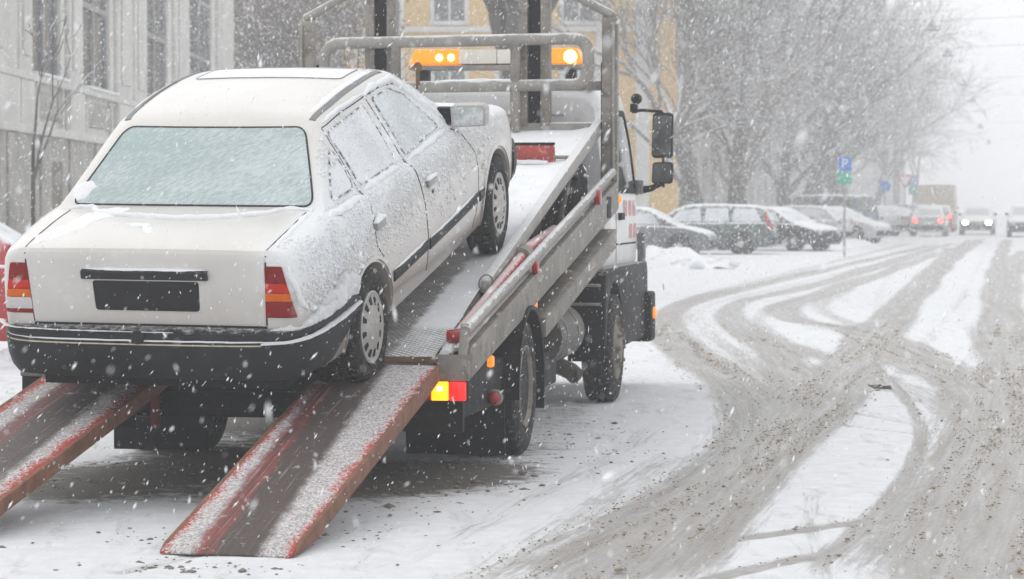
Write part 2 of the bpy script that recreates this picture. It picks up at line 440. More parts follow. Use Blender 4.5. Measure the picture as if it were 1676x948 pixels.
M_ground = mat_ground()
gm = MB(); gm.add([(-450, -60, -.03), (650, -60, -.03), (650, 900, -.03), (-450, 900, -.03)], [(0, 1, 2, 3)])
ground = gm.build('ground', snow_m); tag(ground, kind='structure')

# wheel tracks: centre lines over the street, half width (m), strength
TRK = [
 ([(1604, 392), (1560, 420), (1490, 490), (1419, 572), (1335, 664), (1240, 758), (1120, 880), (1010, 985)], .30, .92),
 ([(1590, 392), (1535, 430), (1460, 510), (1380, 600), (1290, 690), (1180, 790), (1020, 910), (900, 990)], .22, .66),
 ([(1527, 401), (1383, 434), (1252, 464), (1150, 488), (1092, 513), (1092, 542), (1150, 590), (1215, 640), (1245, 690), (1230, 735), (1150, 795), (1040, 855), (910, 925), (800, 990)], .27, .72),
 ([(1490, 398), (1350, 432), (1220, 466), (1130, 492), (1095, 520), (1085, 545), (1120, 580), (1160, 610)], .25, .5),
 ([(1560, 398), (1430, 437), (1310, 472), (1225, 490), (1194, 510), (1212, 538), (1270, 578), (1305, 630), (1290, 700), (1200, 790), (1060, 880), (930, 975)], .24, .72),
 ([(1560, 405), (1450, 445), (1350, 480), (1288, 500), (1300, 522), (1390, 540), (1455, 578), (1521, 602), (1580, 636), (1597, 680), (1577, 740), (1540, 811), (1490, 880), (1430, 960)], .26, .72),
 ([(1400, 470), (1350, 492), (1345, 508), (1400, 532), (1480, 560), (1560, 600), (1640, 660)], .16, .55),
 ([(1420, 590), (1479, 650), (1505, 700), (1497, 745), (1467, 800), (1419, 853), (1350, 912), (1290, 960)], .06, .7),
 ([(1648, 392), (1632, 440), (1629, 530), (1637, 590), (1634, 680), (1605, 800), (1560, 920), (1540, 990)], .25, .86),
 ([(1676, 410), (1650, 470), (1668, 578), (1690, 650), (1690, 760), (1660, 900), (1640, 990)], .30, .8),
 ([(1680, 640), (1650, 780), (1590, 920), (1560, 990)], .34, .7),
 ([(1180, 884), (1300, 868), (1419, 851), (1560, 832)], .07, .75),
 ([(1130, 955), (1240, 930), (1348, 905)], .07, .7),
 ([(1362, 692), (1430, 702), (1505, 712)], .03, .5),
 ([(1385, 674), (1440, 684), (1495, 694)], .03, .4),
 ([(1330, 780), (1325, 850), (1345, 930), (1350, 990)], .05, .35),
 ([(1590, 470), (1570, 510), (1600, 560)], .10, .3),
 ([(1300, 560), (1390, 600), (1500, 640), (1600, 700)], .14, .4),
 ([(1540, 402), (1400, 440), (1270, 472), (1175, 494), (1142, 515), (1160, 545), (1215, 585), (1265, 640)], .13, .42),
 ([(1500, 420), (1400, 452), (1330, 480), (1265, 500), (1243, 520), (1270, 550), (1340, 590)], .12, .48),
 ([(1470, 430), (1440, 480), (1450, 540), (1530, 590), (1600, 640)], .10, .34),
 ([(1620, 395), (1600, 440), (1560, 500), (1500, 580), (1440, 650)], .09, .30),
 ([(1660, 470), (1600, 560), (1540, 660), (1480, 780), (1400, 900)], .07, .28),
 ([(170, 942), (250, 925), (330, 905)], .05, .55),
 ([(560, 960), (700, 900), (860, 820), (1010, 740), (1080, 690)], .10, .26),
 ([(690, 990), (840, 900), (980, 820), (1100, 740)], .12, .30),
]
NU, ND = 640, 400
us = np.linspace(-.262, .262, NU)
pys = np.concatenate([np.linspace(338.5, 420, 110), np.linspace(421, 990, ND - 110)])
dep = np.array([G(838, float(p)).y for p in pys])[::-1].copy()
dep = np.concatenate([[4.0, 6.5, 8.0], dep]); dep = np.sort(dep); ND = len(dep)
U, D = np.meshgrid(us, dep); PX = (U * D).ravel(); PY = D.ravel()
_a = math.radians(20.0); slush = np.zeros(PX.size, np.float32); arc = (PX * math.sin(_a) + PY * math.cos(_a)).astype(np.float32); lat = (PX * math.cos(_a) - PY * math.sin(_a)).astype(np.float32); best = np.zeros(PX.size); second = np.zeros(PX.size)
tracks_w = []
for pts, hw, st in TRK:
    C = crom([G(*p) for p in pts], 5)
    tracks_w.append((C, hw, st))
    A = np.array([(p.x, p.y) for p in C]); seg = A[1:] - A[:-1]; ln = np.linalg.norm(seg, axis=1) + 1e-9
    cum = np.concatenate([[0], np.cumsum(ln)])
    mn, mx = A.min(0) - 1.2, A.max(0) + 1.2
    idx = np.nonzero((PX > mn[0]) & (PX < mx[0]) & (PY > mn[1]) & (PY < mx[1]))[0]
    qx, qy = PX[idx], PY[idx]; bd = np.full(idx.size, 1e9); bl = np.zeros(idx.size); ba = np.zeros(idx.size)
    for i in range(len(seg)):
        rx, ry = qx - A[i, 0], qy - A[i, 1]; tx, ty = seg[i] / ln[i]
        s_ = np.clip(rx * tx + ry * ty, 0, ln[i]); ex, ey = rx - s_ * tx, ry - s_ * ty
        d_ = np.hypot(ex, ey); m_ = d_ < bd
        bd[m_] = d_[m_]; bl[m_] = (tx * ry - ty * rx)[m_]; ba[m_] = (cum[i] + s_)[m_]
    grow = 1 + .10 * np.sin(ba * .45 + hw * 30)
    g = np.clip((hw * grow * 1.4 - bd) / (hw * .85 + .01), 0, 1); g = g * g * (3 - 2 * g) * st * np.clip(np.minimum(ba, cum[-1] - ba) / min(1.3, cum[-1] * .12), 0, 1)
    second[idx] = np.maximum(second[idx], np.minimum(g, best[idx]))
    up = g > best[idx]
    ii = idx[up]; best[ii] = g[up]; arc[ii] = ba[up] + hw * 100; lat[ii] = bl[up] + hw * 37
    slush[idx] = 1 - (1 - slush[idx]) * (1 - g)
# general trampled film in the bend of the tracks and under traffic
def blob(cx, cy, rx, ry, a=0.0):
    c, s = math.cos(a), math.sin(a); x, y = PX - cx, PY - cy
    return np.exp(-(((x * c + y * s) / rx) ** 2 + ((-x * s + y * c) / ry) ** 2))
p_ = G(1130, 800); slush += (  .16 * blob(p_.x, p_.y, 1.0, 4.0, -.25)).astype(np.float32)
p_ = G(1260, 600); slush += (  .34 * blob(p_.x, p_.y, 1.7, 7.5, -.2)).astype(np.float32)
p_ = G(1600, 800); slush += (  .18 * blob(p_.x, p_.y, .55, 5.0, -.15)).astype(np.float32)
p_ = G(1200, 700); slush -= 0
p_ = G(1400, 760); slush -= (.45 * blob(p_.x, p_.y, .33, 1.9, -.15)).astype(np.float32)
slush += (.12 * np.clip((PY - 40) / 80, 0, 1) * blob(20, 120, 9, 120, -.19)).astype(np.float32)
dirt = np.zeros(PX.size, np.float32)  # real slush dirt plus the truck's underside shade, both put into the colour
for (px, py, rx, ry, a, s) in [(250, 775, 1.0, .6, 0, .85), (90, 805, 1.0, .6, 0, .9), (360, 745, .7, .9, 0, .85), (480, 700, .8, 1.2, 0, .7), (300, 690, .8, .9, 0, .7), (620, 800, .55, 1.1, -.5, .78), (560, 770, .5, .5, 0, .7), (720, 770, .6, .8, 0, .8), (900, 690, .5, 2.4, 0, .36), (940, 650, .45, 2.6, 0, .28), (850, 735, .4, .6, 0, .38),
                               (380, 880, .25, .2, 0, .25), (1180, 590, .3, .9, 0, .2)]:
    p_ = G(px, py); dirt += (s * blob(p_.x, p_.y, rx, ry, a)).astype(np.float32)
slush = np.clip(slush, 0, 1)
Z = np.empty(PX.size)
for i in range(PX.size):
    Z[i] = noise.noise(Vector((PX[i] * 1.3, PY[i] * 1.3, 0))) * .010 + noise.noise(Vector((PX[i] * 7, PY[i] * 7, 3))) * .004
Z -= .010 * slush
me = bpy.data.meshes.new('road'); V = np.c_[PX, PY, Z]
ii = np.arange(NU * ND).reshape(ND, NU)
Q = np.stack([ii[:-1, :-1], ii[:-1, 1:], ii[1:, 1:], ii[1:, :-1]], -1).reshape(-1, 4)
me.vertices.add(len(V)); me.vertices.foreach_set('co', V.ravel())
me.loops.add(Q.size); me.loops.foreach_set('vertex_index', Q.ravel().astype(np.int32))
me.polygons.add(len(Q)); me.polygons.foreach_set('loop_start', np.arange(0, Q.size, 4, dtype=np.int32)); me.polygons.foreach_set('loop_total', np.full(len(Q), 4, np.int32))
me.update(); me.validate()
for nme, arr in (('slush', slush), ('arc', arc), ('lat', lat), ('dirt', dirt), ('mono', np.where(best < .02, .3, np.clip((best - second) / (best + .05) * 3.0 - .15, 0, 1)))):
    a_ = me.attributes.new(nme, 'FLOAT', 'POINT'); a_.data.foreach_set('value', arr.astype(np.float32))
me.shade_smooth()
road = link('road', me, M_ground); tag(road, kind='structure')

# crumbs of brown slush thrown up beside the tracks: too many to count
OCT_V = np.array([(1, 0, 0), (-1, 0, 0), (0, 1, 0), (0, -1, 0), (0, 0, 1), (0, 0, -1)], float)
OCT_F = np.array([(0, 2, 4), (2, 1, 4), (1, 3, 4), (3, 0, 4), (2, 0, 5), (1, 2, 5), (3, 1, 5), (0, 3, 5)])
def scatter_mesh(name, C, SZ, m, axes=None, jitter=.35):
    n = len(C); V = OCT_V[None] * (1 + rng.uniform(-jitter, jitter, (n, 6, 1)))
    V = V * SZ[:, None, :]
    if axes is not None: V = np.einsum('nij,nkj->nki', axes, V)
    else:
        a = rng.uniform(0, 6.28, n); c, s = np.cos(a), np.sin(a)
        V = np.stack([V[..., 0] * c[:, None] - V[..., 1] * s[:, None], V[..., 0] * s[:, None] + V[..., 1] * c[:, None], V[..., 2]], -1)
    V += C[:, None, :]
    Fc = OCT_F[None] + (np.arange(n) * 6)[:, None, None]
    me = bpy.data.meshes.new(name); me.vertices.add(n * 6); me.vertices.foreach_set('co', V.ravel())
    Fl = Fc.reshape(-1, 3); me.loops.add(Fl.size); me.loops.foreach_set('vertex_index', Fl.ravel().astype(np.int32))
    me.polygons.add(len(Fl)); me.polygons.foreach_set('loop_start', np.arange(0, Fl.size, 3, dtype=np.int32)); me.polygons.foreach_set('loop_total', np.full(len(Fl), 3, np.int32))
    me.update(); return link(name, me, m)
M_crumb = mat('brown_slush', (.30, .225, .15), .7, 0, .35, 5)
cs = []
for C, hw, st in tracks_w:
    if st < .5: continue
    A = np.array([(p.x, p.y) for p in C]); A = A[A[:, 1] < 34]
    if len(A) < 2: continue
    sg = A[1:] - A[:-1]; ln = np.linalg.norm(sg, axis=1); n = int(ln.sum() * 330 * hw / .25)
    i = rng.choice(len(sg), n, p=ln / ln.sum()); t_ = rng.random(n)[:, None]
    P = A[i] + sg[i] * t_; nrm = np.c_[-sg[i][:, 1], sg[i][:, 0]] / ln[i][:, None]
    # clumped into rows along the edges of the ruts
    off = rng.choice([-1.05, -.6, -.3, .0, .3, .6, .95], n) * hw + rng.normal(0, .06, n)
    P = P + nrm * off[:, None]
    al_ = np.concatenate([[0], np.cumsum(ln)])[i] + t_[:, 0] * ln[i]
    keep = np.array([noise.noise(Vector((a * .35, q * 9, hw * 50))) + .5 * noise.noise(Vector((a * 2.2, q * 14, 9))) > .27 for a, q in zip(al_, off)])
    cs.append(P[keep])
cs = np.concatenate(cs); sz = rng.lognormal(-5.65, .5, (len(cs), 1)) * np.array([[1.3, 1.1, .55]])
scatter_mesh('slush_crumbs', np.c_[cs, sz[:, 2] * .3], sz, M_crumb).update_tag()
tag(bpy.data.objects['slush_crumbs'], 'brown crumbs of slush strewn along the wheel tracks', 'slush', kind='stuff')
# dirty clods under and behind the truck
cl = []
for (px, py, rx, ry, n) in [(110, 790, .9, .22, 260), (270, 765, .7, .2, 260), (420, 880, .7, .25, 90), (620, 800, .4, .9, 260), (760, 780, .4, .7, 160), (950, 720, .5, 1.3, 170), (330, 930, .5, .12, 60)]:
    p_ = G(px, py); cl.append(np.c_[rng.normal(p_.x, rx * .6, n), rng.normal(p_.y, ry * .9, n)])
cl = np.concatenate(cl); sz = rng.lognormal(-4.95, .5, (len(cl), 1)) * np.array([[1.4, 1.0, .45]])
o = scatter_mesh('dirty_clods', np.c_[cl, sz[:, 2] * .2], sz, mat('dirty_slush', (.20, .175, .145), .8, 0, .35, 5))
tag(o, 'small dirty clods of slush on the snow around the tow truck', 'slush', kind='stuff')
# the dark lump of leaves lying on the snow
p_ = G(1440, 639); lf = MB()
for i in range(16):
    a = random.uniform(0, 6.28); r = random.uniform(.01, .04); c = p_ + Vector((random.uniform(-.07, .07), random.uniform(-.05, .05), .012 + random.uniform(0, .03)))
    q = [c + Vector((math.cos(a + k * 1.57) * r * (1.6 if k % 2 else .8), math.sin(a + k * 1.57) * r, random.uniform(-.008, .014))) for k in range(4)]
    lf.add(q + [x - Vector((0, 0, .006)) for x in q], [(0, 1, 2, 3), (7, 6, 5, 4), (0, 4, 5, 1), (1, 5, 6, 2), (2, 6, 7, 3), (3, 7, 4, 0)])
tag(lf.build('leaf_clump', mat('dead_leaves', (.07, .065, .045), .8, 0, .4, 30)), 'small dark clump of dead leaves lying on the white patch between tracks', 'leaves')

# snow banks
def bank(name, pts, wd, ht, label, seed, lumps=40, group=None):
    C = crom([Vector(p) for p in pts], 10); mb = MB(); k = 14; V = []; Fc = []; n = len(C)
    for i, p in enumerate(C):
        t = (C[min(i + 1, n - 1)] - C[max(i - 1, 0)]).normalized(); sv = Vector((t.y, -t.x, 0))
        e = min(1, 3.5 * min(i, n - 1 - i) / n + .15)
        for j in range(k):
            u = j / (k - 1) * 2 - 1; h = max(0, 1 - u * u) ** .8
            q = p + sv * u * wd
            z = h * ht * e * (.75 + .55 * noise.noise(q * .8 + Vector((seed, 0, 0))) + .35 * noise.noise(q * 3 + Vector((0, seed, 0)))) + .05 * noise.noise(q * 9) * h - .02
            V.append((q.x, q.y, max(z, -.03)))
    for i in range(n - 1):
        for j in range(k - 1): Fc.append((i * k + j, i * k + j + 1, (i + 1) * k + j + 1, (i + 1) * k + j))
    mb.add(V, Fc)
    for _ in range(lumps):
        p = random.choice(C) + Vector((random.uniform(-wd, wd) * .8, random.uniform(-wd, wd) * .8, 0)); r = random.uniform(.05, .17) * (ht / .4)
        z = ht * .35 * random.random(); bm = bmesh.new(); bmesh.ops.create_icosphere(bm, subdivisions=2, radius=r)
        for v_ in bm.verts:
            v_.co *= 1 + .45 * noise.noise(v_.co * (3 / r * .4) + p); v_.co.z *= .75
        mb.add([v_.co + p + Vector((0, 0, z)) for v_ in bm.verts], [[v_.index for v_ in f.verts] for f in bm.faces]); bm.free()
    o = mb.build(name, snow_m, None, 60); tag(o, label, 'snow bank', group); return o
def st(lat_, al):                     # street frame: metres right of the camera, metres along the street
    a = math.radians(11.0); return Vector((lat_ * math.cos(a) + al * math.sin(a), -lat_ * math.sin(a) + al * math.cos(a), 0))
bank('snow_bank', [G(1000, 424), G(1060, 427), G(1120, 434), G(1160, 440)], .8, .42, 'lumpy snow bank ploughed up beside the truck, before the grey sedan', 3.0, 55)
bank('snow_bank', [G(1335, 410), G(1370, 405), G(1420, 399)], .7, .32, 'low snow bank at the roadside right of the black car', 8.0, 30)
bank('snow_bank', [G(-60, 600), G(0, 598), G(40, 596), G(75, 592)], .28, .26, 'small heap of grey snow beside the red car', 12.0, 14)

# ------------------------------------------------------------------ wheels
def car_wheel(parent, x, y, z, R, side, width=.17, steer=0.0, cover=True, tyre_m=None):
    root = empty('wheel', (x, y, z), steer, parent)
    s = side; w2 = width / 2
    prof = [(-w2 * .8, R * .62), (-w2, R * .70), (-w2 * 1.06, R * .82), (-w2 * .92, R * .95), (-w2 * .7, R * .992), (-w2 * .36, R), (-w2 * .34, R * .975), (-w2 * .26, R * .975), (-w2 * .24, R),
            (w2 * .24, R), (w2 * .26, R * .975), (w2 * .34, R * .975), (w2 * .36, R), (w2 * .7, R * .992), (w2 * .92, R * .95), (w2 * 1.06, R * .82), (w2, R * .70), (w2 * .8, R * .62)]
    mb = MB().lathe(prof, 56)
    for k in range(56):                       # tread blocks
        a = 2 * math.pi * k / 56
        for u in (-.62, .0, .62):
            c = Vector((u * w2, math.cos(a + u * .04) * R, math.sin(a + u * .04) * R)); Mx = Matrix.Translation(c) @ Matrix.Rotation(a, 4, 'X')
            mb.box((-w2 * .22, -.008, -R * .035), (w2 * .22, .004, R * .035), Mx)
    mb.build('tyre', tyre_m or M_rubber_snow, root, 40)
    rim_m = MATS['hubcap']
    rb = MB(); f = s * w2
    rb.lathe([(f * .55, R * .62), (f * .98, R * .635), (f * 1.02, R * .61), (f * .96, R * .57), (f * .93, R * .50), (f * 1.08, R * .30), (f * 1.14, R * .12), (f * 1.14, 0)], 48)
    rim = rb.build('hubcap', rim_m, root, 45)
    if cover:
        sl = MB(); sme = None
        for k in range(1):
            Mx = Matrix.Identity(4)
            pts = [(.40, .035), (.535, .06), (.535, -.06), (.40, -.035)]
            V = [Mx @ Vector((f * (1.035 - .1 * (q[0] - .4) / .135) + s * .002, q[0] * R, q[1] * R)) for q in pts]
            V += [v - Vector((s * .012, 0, 0)) for v in V]
            sl.add(V, [(0, 1, 2, 3), (7, 6, 5, 4), (0, 4, 5, 1), (1, 5, 6, 2), (2, 6, 7, 3), (3, 7, 4, 0)])
        sme = sl.mesh('vent_slot'); sme.materials.append(M_black)
        for k in range(12):
            so = link('vent_slot', sme, None, rim); so.rotation_euler.x = 2 * math.pi * k / 12
    return root
mat('hubcap', (.36, .35, .335), .5, .25, .15, 12, .2, 60, dirt=(.22, .195, .17), dirt_amt=.45)

# ------------------------------------------------------------------ the white sedan being towed
sedan = empty('white_sedan')
tag(sedan, 'white four-door sedan with frosted windows, driven up onto the tow truck bed', 'car')
SC = 1.05
CP = Vector((-1.472, 13.3525, .6343)); CP = Vector((CP.x * SC, CP.y * SC, CAM_H + (CP.z - CAM_H) * SC))
sedan.matrix_world = Matrix.Translation(CP) @ Matrix.Rotation(-.2569, 4, 'Z') @ Matrix.Rotation(.2472, 4, 'X') @ Matrix.Rotation(.0098, 4, 'Y') @ Matrix.Scale(SC, 4)

def vt(tab): 
    q = smooth_tab(tab, 4); return [(p.x, p.y) for p in q]
TOPZ = vt([(-.862, .872), (-.85, .893), (-.82, .906), (-.60, .922), (-.25, .94), (.3, .93), (1.0, .918), (1.7, .902), (2.05, .892), (2.45, .855), (2.85, .80), (3.12, .745), (3.22, .70), (3.26, .66)])
WID = vt([(-.862, .698), (-.85, .722), (-.82, .742), (-.72, .764), (-.5, .78), (0, .803), (.8, .82), (1.6, .82), (2.3, .812), (2.8, .795), (3.05, .765), (3.18, .725), (3.26, .66)])
BOT = [(-.862, .34), (-.7, .30), (-.45, .235), (0, .225), (2.6, .225), (3.0, .24), (3.26, .30)]
CRN = [(-.862, .006), (-.7, .016), (-.25, .02), (2.0, .035), (2.6, .03), (3.26, .015)]
def low_sec(y):
    zt, w_, zb, cr = interp(TOPZ, y), interp(WID, y), interp(BOT, y), interp(CRN, y)
    h = zt - zb
    return [(0, zt + cr), (w_ * .3, zt + cr * .92), (w_ * .55, zt + cr * .7), (w_ * .74, zt + cr * .38), (w_ - .105, zt + .004), (w_ - .07, zt - .004), (w_ - .044, zt - .016), (w_ - .026, zt - .034), (w_ - .014, zt - .058), (w_ - .007, zt - .09),
            (w_ + .002, zt - .16), (w_ + .007, zt - .24), (w_ + .009, zb + h * .52), (w_ + .007, zb + h * .36), (w_ - .002, zb + h * .2), (w_ - .018, zb + h * .08), (w_ - .04, zb + .01), (w_ - .07, zb), (w_ - .2, zb), (0, zb)]
ys = [-.862, -.855, -.845, -.83, -.81, -.78, -.74, -.68] + list(np.linspace(-.6, 2.9, 48)) + [2.98, 3.05, 3.1, 3.15, 3.19, 3.22, 3.245, 3.26]
low = loft(ys, low_sec).mesh('lower')
def arch(y, z, r, dy=0.0):
    c = MB()
    for s_ in (-1, 1):
        x0, x1 = (.50, 1.2) if s_ > 0 else (-1.2, -.50)
        pl = [(y + dy + r * 1.06 * math.cos(a), z + r * (1.0 if math.sin(a) < .7 else .985) * math.sin(a)) for a in np.linspace(0, 2 * math.pi, 49)[:-1]]
        c.prism(pl, x0, x1, 'x')
    return c.mesh('c')
low = bool_cut(low, [arch(0, .30, .305, .045), arch(2.52, .30, .315, .0)])
# greenhouse
RZ = vt([(-.34, .925), (-.25, .948), (-.12, 1.035), (.02, 1.135), (.14, 1.222), (.225, 1.278), (.29, 1.300), (.42, 1.316), (.7, 1.335), (1.0, 1.338), (1.25, 1.328), (1.42, 1.305), (1.5, 1.282), (1.7, 1.135), (1.9, .99), (2.04, .885)])
RW = vt([(-.34, .715), (-.25, .70), (-.12, .672), (.02, .642), (.14, .602), (.29, .566), (.7, .572), (1.1, .574), (1.42, .562), (1.5, .57), (1.7, .65), (1.9, .71), (2.04, .75)])
BW = vt([(-.34, .745), (-.2, .752), (0, .762), (.5, .775), (1.2, .778), (1.8, .772), (2.04, .765)])
def up_sec(y):
    zr, wr, wb = interp(RZ, y), interp(RW, y), interp(BW, y); zb = .86
    h = max(zr - .93, .02); e = min(1, h / .2)
    cr = .014 * e
    top = [(0, zr + cr), (wr * .3, zr + cr * .9), (wr * .6, zr + cr * .55), (wr * .8, zr + cr * .15), (wr - .055 * e - .005, zr - .006 * e), (wr - .028 * e, zr - .018 * e), (wr - .008 * e, zr - .042 * e), (wr + .008 * e, zr - .075 * e)]
    z0 = zr - .075 * e; x0 = wr + .008 * e
    side = [(x0 + (wb - x0) * t + .008 * e * math.sin(math.pi * t), z0 + (zb - z0) * t) for t in (.2, .4, .6, .8, 1.0)]
    return top + side + [(wb - .1, zb - .02), (0, zb - .02)]
upm = loft(sorted(set([-.34, -.30, -.25] + list(np.linspace(-.2, 1.98, 52)) + [2.01, 2.04])), up_sec)
bm = bmesh.new(); bm.from_mesh(low); lm = upm.mesh('u'); bm.from_mesh(lm)
body_me = bpy.data.meshes.new('body'); bm.to_mesh(body_me); bm.free()
body_me.shade_smooth(); body_me.set_sharp_from_angle(angle=math.radians(38))
car_body = link('body', body_me, M_paint, sedan)
bv = bvh_of(body_me)
# dark tub inside the arches and under the floor
MB().box((-.62, -.75, .20), (.62, 3.0, .60)).build('underbody', M_black, sedan, 40)
M_frost_rear = mat_frost('frosted_rear_glass', (.31, .385, .385), (.54, .60, .605), .42, .36, (30, 10, 125), .55)
M_frost_side = mat_frost('frosted_side_glass', (.50, .525, .54), (.74, .755, .775), .8, .9, (60, 60, 110), .5)
M_frost_front = mat_frost('frosted_front_door_glass', (.40, .435, .45), (.66, .69, .71), .45, .9, (40, 40, 70), .35)
M_gasket = mat('window_rubber', (.035, .035, .035), .6, 0, .2, 20, dirt=(.55, .57, .58), dirt_amt=.15)
M_gasket_s = mat('snowed_rubber', (.06, .06, .06), .7, 0, .2, 9, .3, 60, dirt=(.80, .815, .83), dirt_amt=.95)
M_gap = mat('panel_gap', (.025, .023, .022), .9, 0, .1)
# rear window
RWIN = [(-.475, 1.262), (.475, 1.262), (.635, .962), (-.635, .962)]
o = patch(bv, 'rear_window', RWIN, 'B', .003, .012, M_frost_rear, sedan, 14, .05, .04); o['label'] = 'frosted pale teal rear window streaked with snow'
ribbon(bv, 'window_rubber', RWIN, 'B', .0095, .004, M_gasket, o, True, rad=.05)
ribbon(bv, 'snow_drift', [(-.64, .95), (-.3, .952), (.1, .951), (.64, .952)], 'B', .05, .016, snow_m, o, lumpy=.5, prof=HALF, step=.015)
ribbon(bv, 'snow_drift', [(-.615, .97), (-.585, 1.02), (-.565, 1.05)], 'B', .10, .008, snow_m, o, lumpy=.5, prof=HALF, step=.015)
# a dark parking permit behind the glass
patch(bv, 'permit', [(-.435, 1.222), (-.375, 1.222), (-.385, 1.195), (-.445, 1.195)], 'B', .0036, .001, mat('permit', (.30, .41, .395), .5), o, 1, .004)
# side glass, both sides
SIDE = {'rear_door_glass': ([(.235, 1.225), (.78, 1.250), (.80, .945), (.235, .952)], M_frost_side),
        'front_door_glass': ([(.93, 1.252), (1.24, 1.242), (1.44, 1.165), (1.62, .965), (1.62, .945), (.955, .943)], M_frost_front),
        'quarter_glass': ([(.08, 1.115), (.165, 1.165), (.175, 1.08), (.15, .962), (-.13, .965)], M_frost_side)}
for ax in 'RL':
    for nme, (pl, mm) in SIDE.items():
        o = patch(bv, nme, pl, ax, .003, .01, mm, sedan, 7, .035, .03)
        ribbon(bv, 'window_rubber', pl, ax, .010, .006, M_gasket_s, o, True, rad=.035, step=.025)
# window frames caked with snow (weather side)
rib = lambda nme, pth, wd, ht, mm, par=sedan, **k: ribbon(bv, nme, pth, 'R', wd, ht, mm, par, **k)
rib('snow_crust', [(.22, .928), (.5, .925), (.82, .918)], .045, .020, snow_m, lumpy=.45, prof=HALF, step=.012)
rib('snow_crust', [(.95, .916), (1.3, .914), (1.72, .912)], .040, .017, snow_m, lumpy=.45, prof=HALF, step=.012)
rib('snow_crust', [(-.30, .93), (-.05, .925), (.15, .925)], .05, .018, snow_m, lumpy=.5, prof=HALF, step=.012)
rib('snow_crust', [(.25, 1.272), (.5, 1.288), (.82, 1.296)], .026, .013, snow_m, lumpy=.4, prof=HALF, step=.012)
rib('snow_crust', [(.80, 1.292), (1.1, 1.292), (1.36, 1.272), (1.50, 1.205), (1.68, 1.055), (1.80, .945)], .045, .020, snow_m, lumpy=.55, prof=HALF, step=.012, seed=4.0)
rib('snow_crust', [(1.40, 1.24), (1.54, 1.15), (1.66, 1.03)], .03, .018, snow_m, lumpy=.5, prof=HALF, step=.012, seed=9.0)
# roof: drip rails, sunroof
for s_ in (-1, 1):
    ribbon(bv, 'roof_strip', [(s_ * .495, .25), (s_ * .51, .5), (s_ * .516, .9), (s_ * .505, 1.36)], 'T', .034, .004, M_grille, sedan, step=.05)
sr = patch(bv, 'sunroof', [(-.41, .99), (.41, .99), (.40, 1.335), (-.40, 1.335)], 'T', .003, .008, mat_frost('snowy_sunroof', (.62, .64, .66), (.80, .815, .835), .7, 0, (20, 20, 20), .3), sedan, 6, .04, .04)
ribbon(bv, 'seal', [(-.41, .99), (.41, .99), (.40, 1.335), (-.40, 1.335)], 'T', .007, .0045, mat('sunroof_seal', (.30, .30, .305), .6), sr, True, rad=.04)
ribbon(bv, 'snow_streak', [(-.53, .34), (-.54, .7), (-.535, 1.3)], 'T', .03, .004, snow_fine, sedan, lumpy=.5, prof=HALF, step=.02)
ribbon(bv, 'snow_streak', [(.465, .34), (.475, .6), (.48, 1.0), (.47, 1.30)], 'T', .045, .004, snow_fine, sedan, lumpy=.5, prof=HALF, step=.02)
# boot lid outline
LID = [(-.585, .545), (-.592, .80), (-.60, .882), (-.594, .60)]
lid = patch(bv, 'boot_lid', [(-.585, .548), (-.592, .70), (-.600, .885), (.600, .885), (.592, .70), (.582, .548)], 'B', .005, .010, M_paint, sedan, 8, .012, .05)
for s_ in (-1, 1):
    ribbon(bv, 'lid_gap', [(s_ * .588, .548), (s_ * .596, .70), (s_ * .606, .884)], 'B', .008, .0015, M_gap, lid, step=.04)
    ribbon(bv, 'lid_gap', [(s_ * .607, -.838), (s_ * .612, -.75), (s_ * .618, -.5), (s_ * .615, -.28)], 'T', .006, .0015, M_gap, lid, step=.05)
ribbon(bv, 'lid_gap', [(-.59, .538), (.59, .538)], 'B', .012, .0015, M_gap, lid, step=.05)
ribbon(bv, 'snow_streak', [(-.60, -.80), (-.52, -.6), (-.40, -.35), (-.3, -.28)], 'T', .14, .004, snow_fine, sedan, lumpy=.7, prof=HALF, step=.02)
ribbon(bv, 'snow_streak', [(-.22, -.52), (-.1, -.55), (-.05, -.66)], 'T', .05, .006, snow_fine, sedan, lumpy=.9, prof=HALF, step=.012)
ribbon(bv, 'snow_streak', [(.63, -.78), (.635, -.5), (.63, -.25)], 'T', .035, .008, snow_m, sedan, lumpy=.6, prof=HALF, step=.015)
# number plate recess, plate and handle bar
rec = patch(bv, 'plate_recess', [(-.30, .780), (.30, .780), (.285, .605), (-.285, .605)], 'B', .0085, .004, M_paint, lid, 4, .02)
pl_ = patch(bv, 'number_plate', [(-.268, .757), (.268, .757), (.262, .612), (-.262, .612)], 'B', .013, .006, mat('blank_plate', (.018, .018, .019), .4, 0, .2, 9), sedan, 4, .018); pl_['label'] = 'blank black number plate panel'
hb = ribbon(bv, 'boot_handle_bar', [(-.315, .788), (.315, .788)], 'B', .046, .032, M_blackp, sedan, step=.05, prof=[(-.5, -.2), (-.5, .6), (-.36, 1), (.36, 1), (.5, .6), (.5, -.2)])
hb2 = ribbon(bv, 'snow_cap', [(-.31, .812), (-.1, .813), (.31, .812)], 'B', .018, .026, snow_m, hb, lumpy=.3, prof=HALF, step=.02)
l_, n_ = hit(bv, 'B', .0, .782); MB().lathe([(-.036, .009), (-.039, .009), (-.039, .006), (-.037, .005), (-.037, 0)], 16, 'y', (l_.x, l_.y, l_.z)).build('lock', M_steel_bare, hb, 40)
